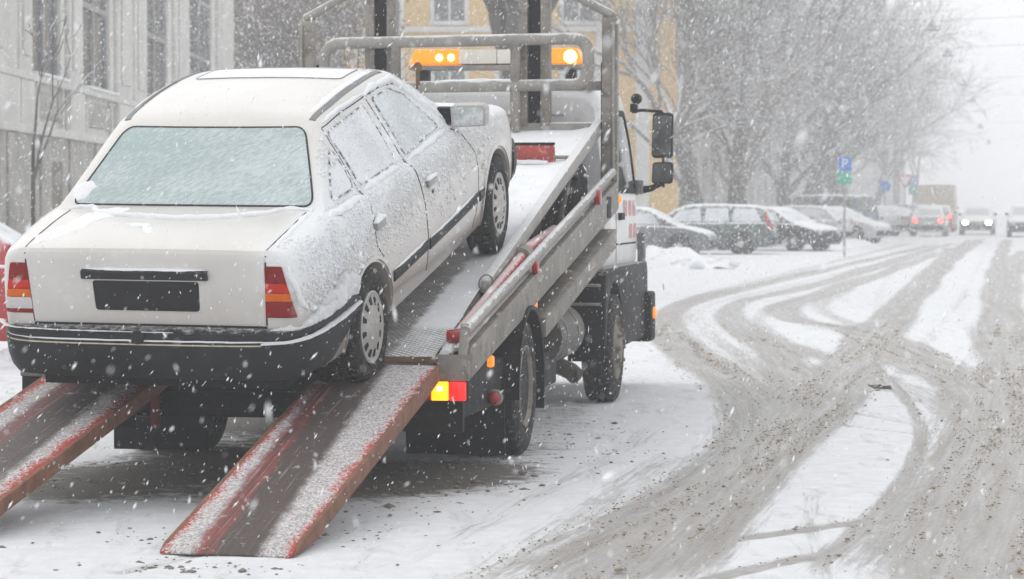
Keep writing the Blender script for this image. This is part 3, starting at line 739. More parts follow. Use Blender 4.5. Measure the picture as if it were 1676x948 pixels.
# tail lights
M_lensr = mat('tail_red', (.20, .006, .006), .3, 0, .15, 9, spec=.2); M_lensr2 = mat('tail_red_bright', (.50, .018, .006), .3, 0, .1, spec=.2)
M_lensa = mat('tail_amber', (.60, .12, .006), .3, 0, .1, spec=.2); M_lensw = mat('tail_clear', (.52, .50, .49), .2, 0, .1, coat=.4)
def rowpoly(z0, z1, s_):
    ou = lambda z: interp([(.59, .735), (.83, .682)], z); inn = lambda z: interp([(.59, .588), (.83, .600)], z)
    return [(s_ * inn(z1), z1), (s_ * ou(z1), z1), (s_ * ou(z0), z0), (s_ * inn(z0), z0)]
for s_ in (-1, 1):
    tl = empty('tail_light', (0, 0, 0), 0, sedan)
    rows = [(.755, .832, M_lensr, 'red_lens'), (.708, .753, M_lensr2, 'red_lens'), (.668, .706, M_lensa, 'amber_lens'), (.592, .666, M_lensw if s_ < 0 else M_lensr, 'reversing_lens')]
    if s_ < 0: rows[-1] = (.610, .666, M_lensw, 'reversing_lens')
    patch(bv, 'housing', rowpoly(.588, .836, s_), 'B', .006, .008, M_lensr, tl, 3, .008)
    for z0, z1, mm, nme in rows: patch(bv, nme, rowpoly(z0, z1, s_), 'B', .011, .005, mm, tl, 2, .006, .02)
# snow blown over the right cluster's outer edge
ribbon(bv, 'snow_crust', [(.712, .84), (.735, .72), (.765, .60)], 'B', .030, .016, snow_m, sedan, lumpy=.8, prof=HALF, step=.012)
# rear bumper: one moulded shell that wraps to the wheel arch
def bumper(front=False):
    path = [Vector(p) for p in ([(-.822, -.20), (-.818, -.42), (-.806, -.60), (-.775, -.76), (-.722, -.865), (-.62, -.915), (-.4, -.935), (0, -.942)])]
    if front: path = [Vector((p.x, 2.48 + (-p.y) * 1.0 - .05)) for p in [Vector(q) for q in [(-.775, -.60), (-.77, -.66), (-.76, -.72), (-.715, -.82), (-.62, -.875), (-.4, -.90), (0, -.905)]]]
    path = crom([p.to_3d() for p in path], 5)
    path = path + [Vector((-p.x, p.y, 0)) for p in path[-2::-1]]
    prof = [(-.10, .535), (-.02, .532), (.0, .520), (.006, .497), (.002, .488), (.002, .484), (.012, .478), (.014, .468), (.012, .44), (.010, .38), (-.004, .325), (-.025, .292), (-.06, .280), (-.16, .280), (-.16, .5)]
    mb = MB(); k = len(prof); V = []; Fc = []; n = len(path)
    for i, p in enumerate(path):
        t = (path[min(i + 1, n - 1)] - path[max(i - 1, 0)]).normalized(); nn = Vector((t.y, -t.x, 0)) * (-1 if front else 1)
        if front: nn = -nn if nn.y < 0 and abs(nn.y) > .5 else nn
        q0 = abs(p.x)
        for (o_, z_) in prof:
            zz = z_
            if z_ < .4: zz = z_ + .10 * max(0, min(1, (abs(p.y) < .55) * (.55 - abs(p.y)) / .35)) if not front else z_
            V.append((p.x + nn.x * o_, p.y + nn.y * o_, zz))
    for i in range(n - 1):
        for j in range(k - 1): Fc.append((i * k + j, i * k + j + 1, (i + 1) * k + j + 1, (i + 1) * k + j))
    Fc += [tuple(range(k)), tuple((n - 1) * k + j for j in range(k))]
    mb.add(V, Fc); return mb, path
mb, bpath = bumper(); bump_o = mb.build('rear_bumper', mat('bumper_plastic', (.020, .021, .022), .5, 0, .25, 6, .1, 90, snow=.45, snow_lo=.75, snow_scale=30, dirt=(.035, .034, .032), dirt_amt=.3), sedan, 35)
bb = bvh_of(bump_o.data)
mbf, _ = bumper(True); mbf.build('front_bumper', M_blackp, sedan, 35)
ribbon(bb, 'trim_line', [(-.74, .469), (0, .470), (.58, .470)], 'B', .007, .002, mat('faded_trim', (.42, .38, .28), .6, 0, .2, 20), bump_o, step=.04)
ribbon(bb, 'snow_line', [(-.76, .484), (-.3, .485), (.2, .485), (.76, .484)], 'B', .010, .006, snow_m, bump_o, lumpy=.5, prof=HALF, step=.02)
l_, n_ = hit(bb, 'B', -.03, .505); MB().lathe([(.0, .034), (-.012, .034), (-.02, .028), (-.02, 0)], 20, 'y', tuple(l_)).build('tow_eye_cap', M_blackp, bump_o, 40)
# big clod of snow on the right end of the bumper
def snow_lump(name, path, wds, hts, parent, seed=0, m=None, amp=.35):
    C = crom([Vector(p) for p in path], 14); n = len(C); k = 22; V = []; Fc = []
    for i, p in enumerate(C):
        t = (C[min(i + 1, n - 1)] - C[max(i - 1, 0)]).normalized(); sv = t.cross(Vector((0, 0, 1))).normalized()
        f = i / (n - 1); wd = float(np.interp(f, np.linspace(0, 1, len(wds)), wds)); ht = float(np.interp(f, np.linspace(0, 1, len(hts)), hts))
        for j in range(k):
            a = math.pi * 2 * j / k; q = p + sv * math.cos(a) * wd + Vector((0, 0, 1)) * (math.sin(a) * ht if math.sin(a) > 0 else math.sin(a) * ht * .25)
            e = 1 + amp * noise.noise(q * 22 + Vector((seed, 0, 0))) + amp * .8 * noise.noise(q * 55)
            V.append(p + (q - p) * e)
    for i in range(n - 1):
        for j in range(k): Fc.append((i * k + j, i * k + (j + 1) % k, (i + 1) * k + (j + 1) % k, (i + 1) * k + j))
    Fc += [tuple(range(k)), tuple((n - 1) * k + j for j in range(k))]
    return MB().add(V, Fc).build(name, m or snow_m, parent, 70)
M_clod = mat_snow('clod_snow', 70, .9, .02)
snow_lump('snow_clod', [(.61, -.885, .528), (.69, -.85, .530), (.755, -.76, .535), (.785, -.62, .545), (.805, -.45, .56), (.815, -.30, .575), (.815, -.215, .575)], [.008, .03, .04, .045, .05, .05, .03], [.006, .02, .035, .055, .075, .09, .06], sedan, 2, M_clod, .42)
snow_lump('snow_ledge', [(.58, -.945, .478), (.70, -.90, .478), (.775, -.80, .478), (.815, -.62, .478), (.828, -.4, .478), (.832, -.21, .478)], [.008, .012, .016, .018, .018, .014], [.008, .010, .013, .014, .014, .012], sedan, 5, M_clod, .3)
snow_lump('snow_ledge', [(-.80, -.80, .532), (-.70, -.905, .532), (-.5, -.935, .530), (-.2, -.945, .529), (.15, -.948, .529)], [.012, .012, .008, .006, .003], [.004, .004, .003, .002, .0015], sedan, 8, M_clod, .8)
# doors: shut lines
for ax in 'RL':
    g = lambda pth, wd=.0075: ribbon(bv, 'door_gap', pth, ax, wd, .0012, M_gap, sedan, step=.03)
    g([(.215, 1.25), (.205, 1.10), (.19, .95), (.165, .80), (.175, .66), (.26, .58)], .007)
    g([(.86, 1.275), (.875, 1.15), (.905, .95), (.955, .80), (1.0, .66), (1.02, .5), (1.005, .30)], .011)
    g([(1.80, .90), (1.90, .82), (2.06, .70), (2.09, .58), (2.06, .42), (1.97, .28)], .006)
    g([(.86, 1.277), (1.15, 1.274), (1.40, 1.235)], .007)
    g([(.22, 1.252), (.5, 1.272), (.86, 1.278)], .006)
    # rub strips and lower crease
    for y0, y1 in ((.405, .985), (1.035, 2.03), (2.085, 2.18)):
        rs = ribbon(bv, 'rub_strip', [(y0, .437), (y1, .447)], ax, .060, .012, M_blackp, sedan, step=.1, prof=[(-.5, -.2), (-.46, .7), (-.3, 1), (-.08, 1), (-.04, .7), (.04, .7), (.08, 1), (.3, 1), (.46, .7), (.5, -.2)])
        if ax == 'R': ribbon(bv, 'snow_line', [(y0 + .01, .470), (y1 - .01, .480)], ax, .012, .013, snow_m, rs, lumpy=.4, prof=HALF, step=.02)
# handles
for ax, s_ in (('R', 1), ('L', -1)):
    for yy, zz in ((.225, .765), (1.125, .765)):
        l_, n_ = hit(bv, ax, yy, zz)
        h = MB().box((l_.x - .004, yy - .075, zz - .024), (l_.x + s_ * .022, yy + .075, zz + .020)).build('door_handle', mat('chrome_handle', (.25, .25, .25), .35, .4, .1), sedan, 40, .006)
        if s_ > 0: snow_lump('snow_cap', [(l_.x + .012, yy - .08, zz + .018), (l_.x + .014, yy, zz + .024), (l_.x + .012, yy + .08, zz + .018)], [.012, .022, .012], [.008, .024 if yy < 1 else .012, .008], h, yy * 7)
l_, n_ = hit(bv, 'R', 1.155, .70); MB().lathe([(0, .012), (.004, .012), (.004, 0)], 12, 'x', tuple(l_)).build('door_lock', M_black, sedan)
for ax in 'RL':
    ts = patch(bv, 'side_indicator', [(2.19, .615), (2.26, .615), (2.26, .575), (2.19, .575)], ax, .014, .014, M_lensa if ax == 'L' else mat('snowy_lens', (.55, .52, .48), .5), sedan, 2, .008, .02)
# mirror (right one in view)
for s_ in (1, -1):
    mr = empty('door_mirror', (s_ * .86, 1.80, .965), 0, sedan)
    hs = MB(); V = []
    pr = [(-.095, -.062), (.105, -.052), (.112, .048), (.085, .068), (-.08, .066), (-.098, .05)]
    hs.prism([(s_ * a, b) for a, b in pr], -.01, .075, 'y')
    hs.build('mirror_shell', mat('mirror_shell', (.40, .385, .37), .45, 0, .1), mr, 40, .012)
    hs = MB(); hs.prism([(s_ * a * .86, b * .82) for a, b in pr], -.016, -.008, 'y'); hs.build('mirror_glass', mat('frosty_mirror', (.52, .55, .55), .25, .1, .3, 18, dirt=(.80, .81, .82), dirt_amt=.5), mr, 40)
    MB().box((-.06 - .02, -.005, -.055), (.02, .05, .05), Matrix.Translation((-s_ * .115, 0, 0))).build('mirror_foot', M_black, mr, 40, .01)
ws = patch(bv, 'windscreen', [(-.50, 1.26), (.50, 1.26), (.69, .95), (-.69, .95)], 'F', .003, .01, M_frost_side, sedan, 8, .05, .05)
for s_ in (1, -1): patch(bv, 'headlight', [(s_ * .42, .58), (s_ * .66, .58), (s_ * .64, .67), (s_ * .42, .68)], 'F', .008, .01, mat('snowy_headlight', (.5, .51, .52), .3), sedan, 3, .02, .04)
# crust of blown snow: grains stuck to the weather side, too many to count
gr_c = []; rd = random.Random(12)
while len(gr_c) < 6500:
    y_ = rd.uniform(-.80, 2.5); z_ = rd.uniform(.48, 1.28)
    if z_ > .95 and (y_ < -.05 or y_ > 1.8): continue
    wgt = (.95 if y_ < .15 else .30) * min(1, max(0, (z_ - .50) / .30)) if z_ < .93 else .22
    if .86 < z_ < .96: wgt = .9 if y_ < 1.75 else .3
    if y_ < -.5: wgt *= .8
    if (y_ - .045) ** 2 + (z_ - .30) ** 2 < .33 ** 2 or (y_ - 2.52) ** 2 + (z_ - .30) ** 2 < .34 ** 2: continue
    wgt *= .55 + .9 * noise.noise(Vector((y_ * 6, z_ * 6, 1)))
    if rd.random() > wgt: continue
    l_, n_ = hit(bv, 'R', y_, z_)
    if l_.x < .4 or n_.x < .2: continue
    gr_c.append(l_)
C_ = np.array([tuple(p) for p in gr_c]); s1 = rng.lognormal(-5.15, .38, (len(C_), 1)) * np.array([[.75, 1.1, 1.0]])
go = scatter_mesh('snow_grains', C_, s1, snow_fine); go.parent = sedan; go.data.shade_smooth(); go['kind'] = 'stuff'
# wheels
car_wheel(sedan, .735, 0, .2875, .2875, 1); car_wheel(sedan, -.735, 0, .2875, .2875, -1)
car_wheel(sedan, .735, 2.52, .2875, .2875, 1, steer=.05); car_wheel(sedan, -.735, 2.52, .2875, .2875, -1, steer=.05)
# wheel-arch lips and sill
for ax in 'RL':
    for yc, r in ((.045, .323), (2.52, .335)):
        ribbon(bv, 'arch_lip', [(yc + r * 1.06 * math.cos(a), .30 + r * math.sin(a)) for a in np.linspace(-.15, math.pi + .15, 26)], ax, .018, .010, M_paint, sedan, step=.04)

# ------------------------------------------------------------------ the tow truck
truck = empty('tow_truck', (-1.12, 16.1, 0), -math.radians(9.6))
tag(truck, 'white flatbed tow truck with tilted snowy bed, red ramps and lit amber beacons', 'tow truck')
TANB, TAND = .1437, .222
zb = lambda y: .583 + TANB * (y + 1.98)           # lower edge of the side beams
zd = lambda y: .700 + TAND * (y + 2.0)            # deck surface

def mat_deck():
    m, t, N, L, b = new_mat('snowy_deck')
    v = N('ShaderNodeTexCoord').outputs['Object']; sp = N('ShaderNodeSeparateXYZ'); L(v, sp.inputs[0]); X, Y, Z_ = sp.outputs
    n = nz(N, L, v, 6, 7, .68, .3); fine = nz(N, L, v, 60, 6, .7)
    # wheel lanes pressed by the car
    def lane(x0, hw):
        c = math_n(N, L, 'ADD', x0 + .02, math_n(N, L, 'MULTIPLY', Y, .02))
        d = math_n(N, L, 'ABSOLUTE', math_n(N, L, 'SUBTRACT', X, c))
        d = math_n(N, L, 'ADD', d, math_n(N, L, 'MULTIPLY', math_n(N, L, 'SUBTRACT', n, .5), .10))
        return ramp(N, L, d, hw + .035, hw - .015)
    ln = math_n(N, L, 'MAXIMUM', lane(.70, .11), lane(-.72, .15))
    ln = math_n(N, L, 'MULTIPLY', ln, ramp(N, L, Y, .55, .25))
    # tread prints left in the lane
    br = N('ShaderNodeTexBrick'); mp = N('ShaderNodeMapping'); L(v, mp.inputs[0]); mp.inputs['Rotation'].default_value = (0, 0, .09); L(mp.outputs[0], br.inputs[0])
    br.inputs['Scale'].default_value = 9; br.inputs['Mortar Size'].default_value = .035; br.inputs['Color1'].default_value = (0, 0, 0, 1); br.inputs['Color2'].default_value = (.15, .15, .15, 1); br.inputs['Mortar'].default_value = (1, 1, 1, 1)
    br.inputs['Brick Width'].default_value = .32; br.inputs['Row Height'].default_value = .22
    # raised mesh pattern of the plate at the tail
    wv = []
    for r in (.95, -.95):
        w_ = N('ShaderNodeTexWave'); q = N('ShaderNodeMapping'); L(v, q.inputs[0]); q.inputs['Rotation'].default_value = (0, 0, r); L(q.outputs[0], w_.inputs[0])
        w_.inputs['Scale'].default_value = 10.5; w_.inputs['Distortion'].default_value = .3; wv.append(ramp(N, L, w_.outputs['Fac'], .80, .97))
    chk = math_n(N, L, 'MAXIMUM', wv[0], wv[1]); tail = ramp(N, L, Y, -1.36, -1.48)
    snowc = mixc(N, L, ramp(N, L, n, .3, .7), (.72, .735, .755), SNOWC)
    wet = mixc(N, L, fine, (.10, .092, .085), (.26, .245, .23))
    ts = math_n(N, L, 'MULTIPLY', math_n(N, L, 'MULTIPLY', br.outputs['Fac'], ramp(N, L, n, .35, .6)), .75)
    wet = mixc(N, L, ts, wet, (.62, .63, .64))
    thin = mixc(N, L, math_n(N, L, 'MULTIPLY', chk, ramp(N, L, math_n(N, L, 'SUBTRACT', n, math_n(N, L, 'MULTIPLY', X, .28)), .02, .35, .35, 1.0)), (.74, .75, .76), (.10, .095, .09))
    c = mixc(N, L, tail, snowc, thin); 
    lf = math_n(N, L, 'MULTIPLY', ln, ramp(N, L, math_n(N, L, 'ADD', n, math_n(N, L, 'MULTIPLY', fine, .3)), .25, .60))
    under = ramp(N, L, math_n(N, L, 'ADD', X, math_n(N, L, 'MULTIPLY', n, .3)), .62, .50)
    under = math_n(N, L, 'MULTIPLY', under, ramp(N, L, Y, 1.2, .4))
    c = mixc(N, L, math_n(N, L, 'MULTIPLY', under, .5), c, (.30, .29, .28))  # shade beneath the car, painted into the deck colour
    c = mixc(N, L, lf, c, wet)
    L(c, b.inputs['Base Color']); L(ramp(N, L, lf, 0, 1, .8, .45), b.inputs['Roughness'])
    bump(N, L, b, math_n(N, L, 'ADD', math_n(N, L, 'MULTIPLY', chk, tail), math_n(N, L, 'MULTIPLY', fine, .5)), .5, .008)
    return m
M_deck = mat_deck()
# deck (its snow lies thicker towards the headboard)
dk = MB(); nx, ny = 40, 120; V = []; Fc = []
for j in range(ny + 1):
    y = -2.0 + 6.32 * j / ny
    for i in range(nx + 1):
        x = -1.05 + 2.10 * i / nx
        s_ = max(0, min(1, (y - .4) / 1.2)) * .02 * (1 + noise.noise(Vector((x * 1.5, y * 1.5, 0))))
        s_ += .006 * noise.noise(Vector((x * 5, y * 5, 2))) + max(0, abs(x) - .9) * .12 * max(0, min(1, (y + 1.2) / .5))
        V.append((x, y, zd(y) + max(s_, -.004)))
for j in range(ny):
    for i in range(nx):
        a = j * (nx + 1) + i; Fc.append((a, a + 1, a + nx + 2, a + nx + 1))
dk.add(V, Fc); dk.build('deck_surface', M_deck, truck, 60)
MB().prism([(-2.0, zd(-2) - .055), (-2.0, zd(-2) - .008), (4.34, zd(4.34) - .008), (4.34, zd(4.34) - .09)], -1.052, 1.052, 'x').build('deck_plate', M_steel_bare, truck, 30)
B('tail_edge', (-1.08, -2.03, zd(-2) - .028), (1.08, -1.985, zd(-2) + .006), M_rust, truck, .006)
# deck rails
for s_ in (1, -1):
    MB().prism([(-.62, zd(-.62) - .01), (-.62, zd(-.62) + .055), (-.60, zd(-.6) + .075), (4.40, zd(4.4) + .075), (4.40, zd(4.4) - .03)], s_ * 1.086 - .032, s_ * 1.086 + .032, 'x').build('deck_rail', M_steel, truck, 40, .012)
    MB().prism([(-.66, zd(-.66) - .12), (-.62, zd(-.62) - .01), (-.2, zd(-.2) - .01), (-.35, zd(-.35) - .16)], s_ * 1.08 - .03, s_ * 1.08 + .03, 'x').build('rail_bracket', M_black, truck, 40, .006)
    T('lashing_ring', [(s_ * 1.086 + .045 * math.cos(a), -.60, zd(-.6) + .035 + .06 * math.sin(a)) for a in np.linspace(0, 2 * math.pi, 17)[:-1]], .005, M_steel_bare, truck, 6, True)
    # lower side beam: web, ledge and rail tube
    MB().prism([(-1.98, zb(-1.98)), (-1.98, zb(-1.98) + .165), (4.20, zb(4.2) + .225), (4.20, zb(4.2))], s_ * 1.205, s_ * 1.245, 'x').build('side_beam', M_steel_bare, truck, 40, .006)
    MB().prism([(-1.975, zb(-1.98) + .15), (-1.975, zb(-1.98) + .172), (4.19, zb(4.19) + .232), (4.19, zb(4.19) + .21)], s_ * 1.155, s_ * 1.2053, 'x').build('beam_ledge', M_steel, truck, 40, .004)
    MB().prism([(-1.975, zb(-1.98) + .02), (-1.975, zb(-1.98) + .14), (4.19, zb(4.19) + .19), (4.19, zb(4.19) + .02)], s_ * 1.13, s_ * 1.155, 'x').build('inner_web', M_steel_bare, truck, 40, .004)
    T('beam_rail', [(s_ * 1.213, -1.96, zb(-1.96) + .255), (s_ * 1.213, 4.13, zb(4.13) + .300)], .030, M_steel, truck, 12)
    MB().box((s_ * 1.075 if s_ > 0 else -1.245, -2.02, zb(-1.98) - .004), (1.245 if s_ > 0 else -1.075, -1.983, zb(-1.98) + .135)).build('end_plate', M_steel_bare, truck, 40, .006)
    MB().prism([(-2.018, zb(-1.98) + .13), (-2.018, zb(-1.98) + .15), (-1.945, zb(-1.98) + .30), (-1.93, zb(-1.98) + .30), (-1.95, zb(-1.98) + .13)], s_ * 1.210 - .022, s_ * 1.210 + .022, 'x').build('corner_bracket', M_steel, truck, 40, .004)
    snow_lump('snow_heap', [(s_ * 1.11, -1.96, zb(-1.96) + .13), (s_ * 1.11, -1.80, zb(-1.8) + .14), (s_ * 1.11, -1.4, zb(-1.4) + .14)], [.035, .045, .03], [.02, .03, .015], truck, 3)
    # hydraulic ram lying in the beam
    T('ram_rod', [(s_ * 1.148, -1.80, .815), (s_ * 1.148, .36, 1.205)], .034, M_redp, truck, 14)
    MB().lathe([(-.055, .03), (-.035, .036), (.035, .036), (.055, .03)], 16, 'x', (s_ * 1.145, -1.82, .808)).build('ram_pin', M_redclean, truck, 40)
    T('ram_barrel', [(s_ * 1.13, .42, 1.205), (s_ * 1.10, 1.95, 1.325)], .052, M_redp, truck, 16)
    T('ram_gland', [(s_ * 1.148, .26, 1.188), (s_ * 1.135, .46, 1.212)], .060, M_steel_bare, truck, 14)
    MB().lathe([(-.02, 0), (-.02, .04), (.012, .04), (.016, .032), (.016, 0)], 18, 'x', (s_ * 1.243, .25, zb(.25) + .225)).build('reflector', M_redclean, truck, 40)
    MB().lathe([(-.02, 0), (-.02, .055), (.02, .055), (.026, .045), (.026, 0)], 22, 'x', (s_ * 1.243, 3.05, zb(3.05) + .26)).build('reflector', M_redclean, truck, 40)
    # folded support bar under the beam
    MB().prism([(.46, .69), (.46, .795), (3.86, 1.315), (3.86, 1.19)], s_ * 1.235, s_ * 1.275, 'x').build('support_bar', M_steel_bare, truck, 40, .005)
    MB().prism([(.46, .797), (.46, .812), (3.86, 1.332), (3.86, 1.317)], s_ * 1.155, s_ * 1.275, 'x').build('support_flange', M_steel_bare, truck, 40, .003)
# headboard
HY = 4.15
for s_ in (1, -1):
    pt = MB(); xo, xi = (1.125, 1.245) if s_ > 0 else (-1.245, -1.125)
    pt.prism([(HY, zb(HY) + .02), (HY, 2.93), (HY + .10, 2.97), (HY + .10, zb(HY) + .02)], xo, xi, 'x')
    po = pt.build('headboard_post', M_steel_bare, truck, 40, .008)
    T('post_seam', [(s_ * 1.215, HY - .012, zb(HY) + .25), (s_ * 1.215, HY - .012, 2.9)], .012, M_steel, po, 8)
    B('post_flange', (s_ * 1.165 - .06, HY + .10, zb(HY)), (s_ * 1.165 + .06, HY + .12, 2.6), M_black, po, .004)
    T('gable_bar', [(s_ * 1.20, HY + .05, 2.955), (s_ * .85, HY + .05, 3.14), (s_ * .52, HY + .05, 3.22)], .034, M_steel, truck, 8)
    # channel masts
    for k, (dx, mm) in enumerate(((-.085, M_steel_bare), (.085, M_steel_bare))):
        B('mast_channel', (s_ * .60 - .035 + dx - .0, HY + .02, zd(4.3) + .02), (s_ * .60 + .035 + dx, HY + .14, 3.6), mm, truck, .004)
    B('mast_core', (s_ * .60 - .048, HY + .06, zd(4.3) + .02), (s_ * .60 + .048, HY + .10, 3.6), M_black, truck, .003)
T('top_beam', [(-.7, HY + .08, 3.5), (.7, HY + .08, 3.5)], .03, M_steel_bare, truck, 8)
loop = fillet([(-1.02, 2.755), (1.03, 2.775), (1.03, 2.425), (-1.02, 2.41)], .13, 8)
T('guard_loop', [(p.x, HY - .06, p.y) for p in dense(loop, .2)], .045, M_steel, truck, 12, True)
for x_, z0 in ((.47, zd(4.2)), (-.46, zd(4.2))):
    T('guard_upright', [(x_, HY - .06, z0), (x_, HY - .06, 2.76)], .040, M_steel_bare, truck, 12)
T('loop_pin', [(-.28, HY - .10, 2.40), (-.28, HY - .10, 2.54)], .016, M_rust, truck, 8); MB().lathe([(2.53, 0), (2.535, .03), (2.57, .036), (2.60, .02), (2.605, 0)], 12, 'z', (-.28, HY - .10, 0)).build('pin_knob', M_rust, truck, 50)
B('cross_rail', (-1.12, HY + .02, 2.385), (1.12, HY + .09, 2.455), M_steel_bare, truck, .008)
MB().prism([(4.18, zd(4.2) - .02), (4.18, zd(4.2) + .06), (4.40, zd(4.2) + .075), (4.40, zd(4.2) - .02)], -1.07, 1.07, 'x').build('front_lip', M_steel, truck, 40, .01)
# red winch blade standing on the deck
MB().prism([(2.97, zd(2.97) + .01), (2.93, zd(2.97) + .135), (2.96, zd(2.97) + .145), (3.02, zd(3.0) + .02)], -.05, .945, 'x').build('winch_blade', mat('worn_red', (.42, .065, .05), .6, 0, .3, 9, .2, 40, dirt=(.55, .5, .5), dirt_amt=.4), truck, 40, .004)
snow_lump('snow_ridge', [(-.04, 2.93, zd(2.93) + .012), (.4, 2.90, zd(2.9) + .02), (.9, 2.93, zd(2.93) + .012)], [.03, .06, .03], [.02, .045, .02], truck, 6)
B('blade_top', (-.052, 2.925, zd(2.97) + .14), (.948, 2.965, zd(2.97) + .157), M_black, truck, .003)
T('blade_pin', [(.94, 2.97, zd(2.97) + .05), (1.08, 2.97, zd(2.97) + .05)], .014, M_steel_bare, truck, 8)

# ramps
def mat_ramp(name, lane_c, lane_w, wet_amt, drift=0.0):
    m, t, N, L, b = new_mat(name)
    v = N('ShaderNodeTexCoord').outputs['Object']; sp = N('ShaderNodeSeparateXYZ'); L(v, sp.inputs[0]); X, Y, Z_ = sp.outputs
    n = nz(N, L, v, 7, 7, .68, .3); fine = nz(N, L, v, 85, 5, .8); mid = nz(N, L, v, 28, 6, .7)
    mp = N('ShaderNodeMapping'); L(v, mp.inputs[0]); mp.inputs['Scale'].default_value = (60, 1.6, 1); stk = nz(N, L, mp.outputs[0], 1, 5, .65)
    red = mixc(N, L, ramp(N, L, n, .3, .7), (.42, .038, .026), (.30, .042, .03)); rust = (.20, .10, .055)
    base = mixc(N, L, ramp(N, L, mid, .5, .68), red, rust)
    grit = mixc(N, L, ramp(N, L, fine, .36, .62), (.20, .19, .185), (.68, .685, .69))
    ex = math_n(N, L, 'ABSOLUTE', X)
    g = math_n(N, L, 'ADD', math_n(N, L, 'MULTIPLY', math_n(N, L, 'SUBTRACT', fine, .5), 1.5), math_n(N, L, 'MULTIPLY', math_n(N, L, 'SUBTRACT', n, .5), .8))
    gf = ramp(N, L, math_n(N, L, 'ADD', g, math_n(N, L, 'MULTIPLY', math_n(N, L, 'SUBTRACT', .268, ex), 5.5)), -.12, .14)
    c = mixc(N, L, math_n(N, L, 'MULTIPLY', gf, .93), base, grit)
    XL = math_n(N, L, 'SUBTRACT', X, math_n(N, L, 'MULTIPLY', Y, drift)); d = math_n(N, L, 'ABSOLUTE', math_n(N, L, 'SUBTRACT', XL, lane_c)); d = math_n(N, L, 'ADD', d, math_n(N, L, 'MULTIPLY', math_n(N, L, 'SUBTRACT', n, .5), .07))
    d = math_n(N, L, 'ADD', d, math_n(N, L, 'MULTIPLY', math_n(N, L, 'SUBTRACT', mid, .5), .05))
    ln = ramp(N, L, d, lane_w + .03, lane_w - .03)
    wet = mixc(N, L, stk, (.030, .020, .018), (.10, .075, .068))
    wet = mixc(N, L, ramp(N, L, math_n(N, L, 'SUBTRACT', lane_c - lane_w * .25, XL), -.01, .05, 0, .55), wet, mixc(N, L, ramp(N, L, stk, .4, .6), (.10, .04, .034), (.40, .05, .035)))
    pr = math_n(N, L, 'MULTIPLY', ramp(N, L, stk, .58, .72), .6); wet = mixc(N, L, pr, wet, (.55, .54, .53))
    pf = math_n(N, L, 'MULTIPLY', ramp(N, L, math_n(N, L, 'MULTIPLY', mid, n), .33, .40), .7); wet = mixc(N, L, pf, wet, (.66, .655, .64))
    c = mixc(N, L, math_n(N, L, 'MULTIPLY', ln, wet_amt), c, wet)
    L(c, b.inputs['Base Color']); L(ramp(N, L, ln, 0, 1, .85, .65), b.inputs['Roughness']); b.inputs['Specular IOR Level'].default_value = .2
    bump(N, L, b, math_n(N, L, 'ADD', fine, math_n(N, L, 'MULTIPLY', stk, .6)), .5, .006)
    return m
M_rustred = mat('rusty_red_edge', (.17, .078, .045), .8, 0, .35, 10, .3, 60, dirt=(.30, .045, .03), dirt_amt=.35)
def ramp_part(tl, tr, bl, br_, lane, lw, wa, label):
    tl, tr, bl, br_ = [Vector(p) for p in (tl, tr, bl, br_)]
    o_ = (bl + br_) / 2; yv = ((tl + tr) / 2 - o_); ln = yv.length; yv.normalize()
    xv = (tr - tl); wd = xv.length; xv -= yv * xv.dot(yv); xv.normalize(); zv = xv.cross(yv)
    root = empty('loading_ramp', (0, 0, 0), 0, truck)
    root.matrix_local = Matrix((( xv.x, yv.x, zv.x, o_.x), (xv.y, yv.y, zv.y, o_.y), (xv.z, yv.z, zv.z, o_.z), (0, 0, 0, 1)))
    root['label'] = label; h = wd / 2
    mm = mat_ramp('ramp_top_' + ('r' if tl.x > 0 else 'l'), lane, lw, wa, -.045 if tl.x > 0 else -.03)
    mb = MB().prism([(0, 0), (0, .008), (.10, .018), (ln, .018), (ln, -.004), (.10, -.004)], -h, h, 'x'); mb.build('ramp_plate', mm, root, 30, .002)
    for s_ in (-1, 1):
        MB().prism([(.02, .0), (.10, .0195), (ln - .01, .0195), (ln - .01, -.055), (ln - .35, -.065), (.35, -.05)], s_ * h - .011, s_ * h + .011, 'x').build('side_flange', M_rustred, root, 40, .004)
    for k in range(1, 9): B('cross_rib', (-h + .02, ln * k / 9 - .015, -.06), (h - .02, ln * k / 9 + .015, -.005), M_black, root, .003)
    return root
ramp_part((.50, -2.05, .648), (1.09, -2.05, .648), (.398, -4.79, .004), (.990, -4.79, .004), -.0, .15, .95, 'red right-hand ramp with a wet wheel track and gritty snow')
ramp_part((-.97, -2.05, .648), (-.34, -2.05, .648), (-1.22, -4.79, .004), (-.60, -4.79, .004),   .06, .16, .9, 'brown muddy left-hand ramp cut off by the picture edge')

# cab
M_cabside = M_white
def cab_sec(y):
    zt = interp([(4.55, 2.33), (4.58, 2.38), (4.66, 2.42), (5.3, 2.47), (5.9, 2.46), (6.05, 2.40), (6.14, 2.28), (6.44, 1.62), (6.52, 1.5), (6.56, 1.3)], y)
    w_ = interp([(4.55, 1.09), (4.62, 1.13), (5.5, 1.15), (6.2, 1.14), (6.45, 1.08), (6.56, 1.0)], y)
    k = max(0, (zt - 1.6)) * .09
    return [(0, zt + .03), (w_ * .5, zt + .024), (w_ - k - .12, zt), (w_ - k - .05, zt - .025), (w_ - k - .015, zt - .07), (w_ - k * .6, zt - .3 * (zt - 1.05)), (w_, 1.62 if zt > 1.7 else zt - .1), (w_ + .005, 1.3), (w_, 1.06), (w_ - .02, 1.03), (0, 1.03)]
cab_me = loft([4.55, 4.565, 4.58, 4.62, 4.66, 4.8, 5.0, 5.3, 5.6, 5.9, 5.98, 6.05, 6.1, 6.14, 6.2, 6.3, 6.44, 6.5, 6.56], cab_sec).mesh('cab', 35)
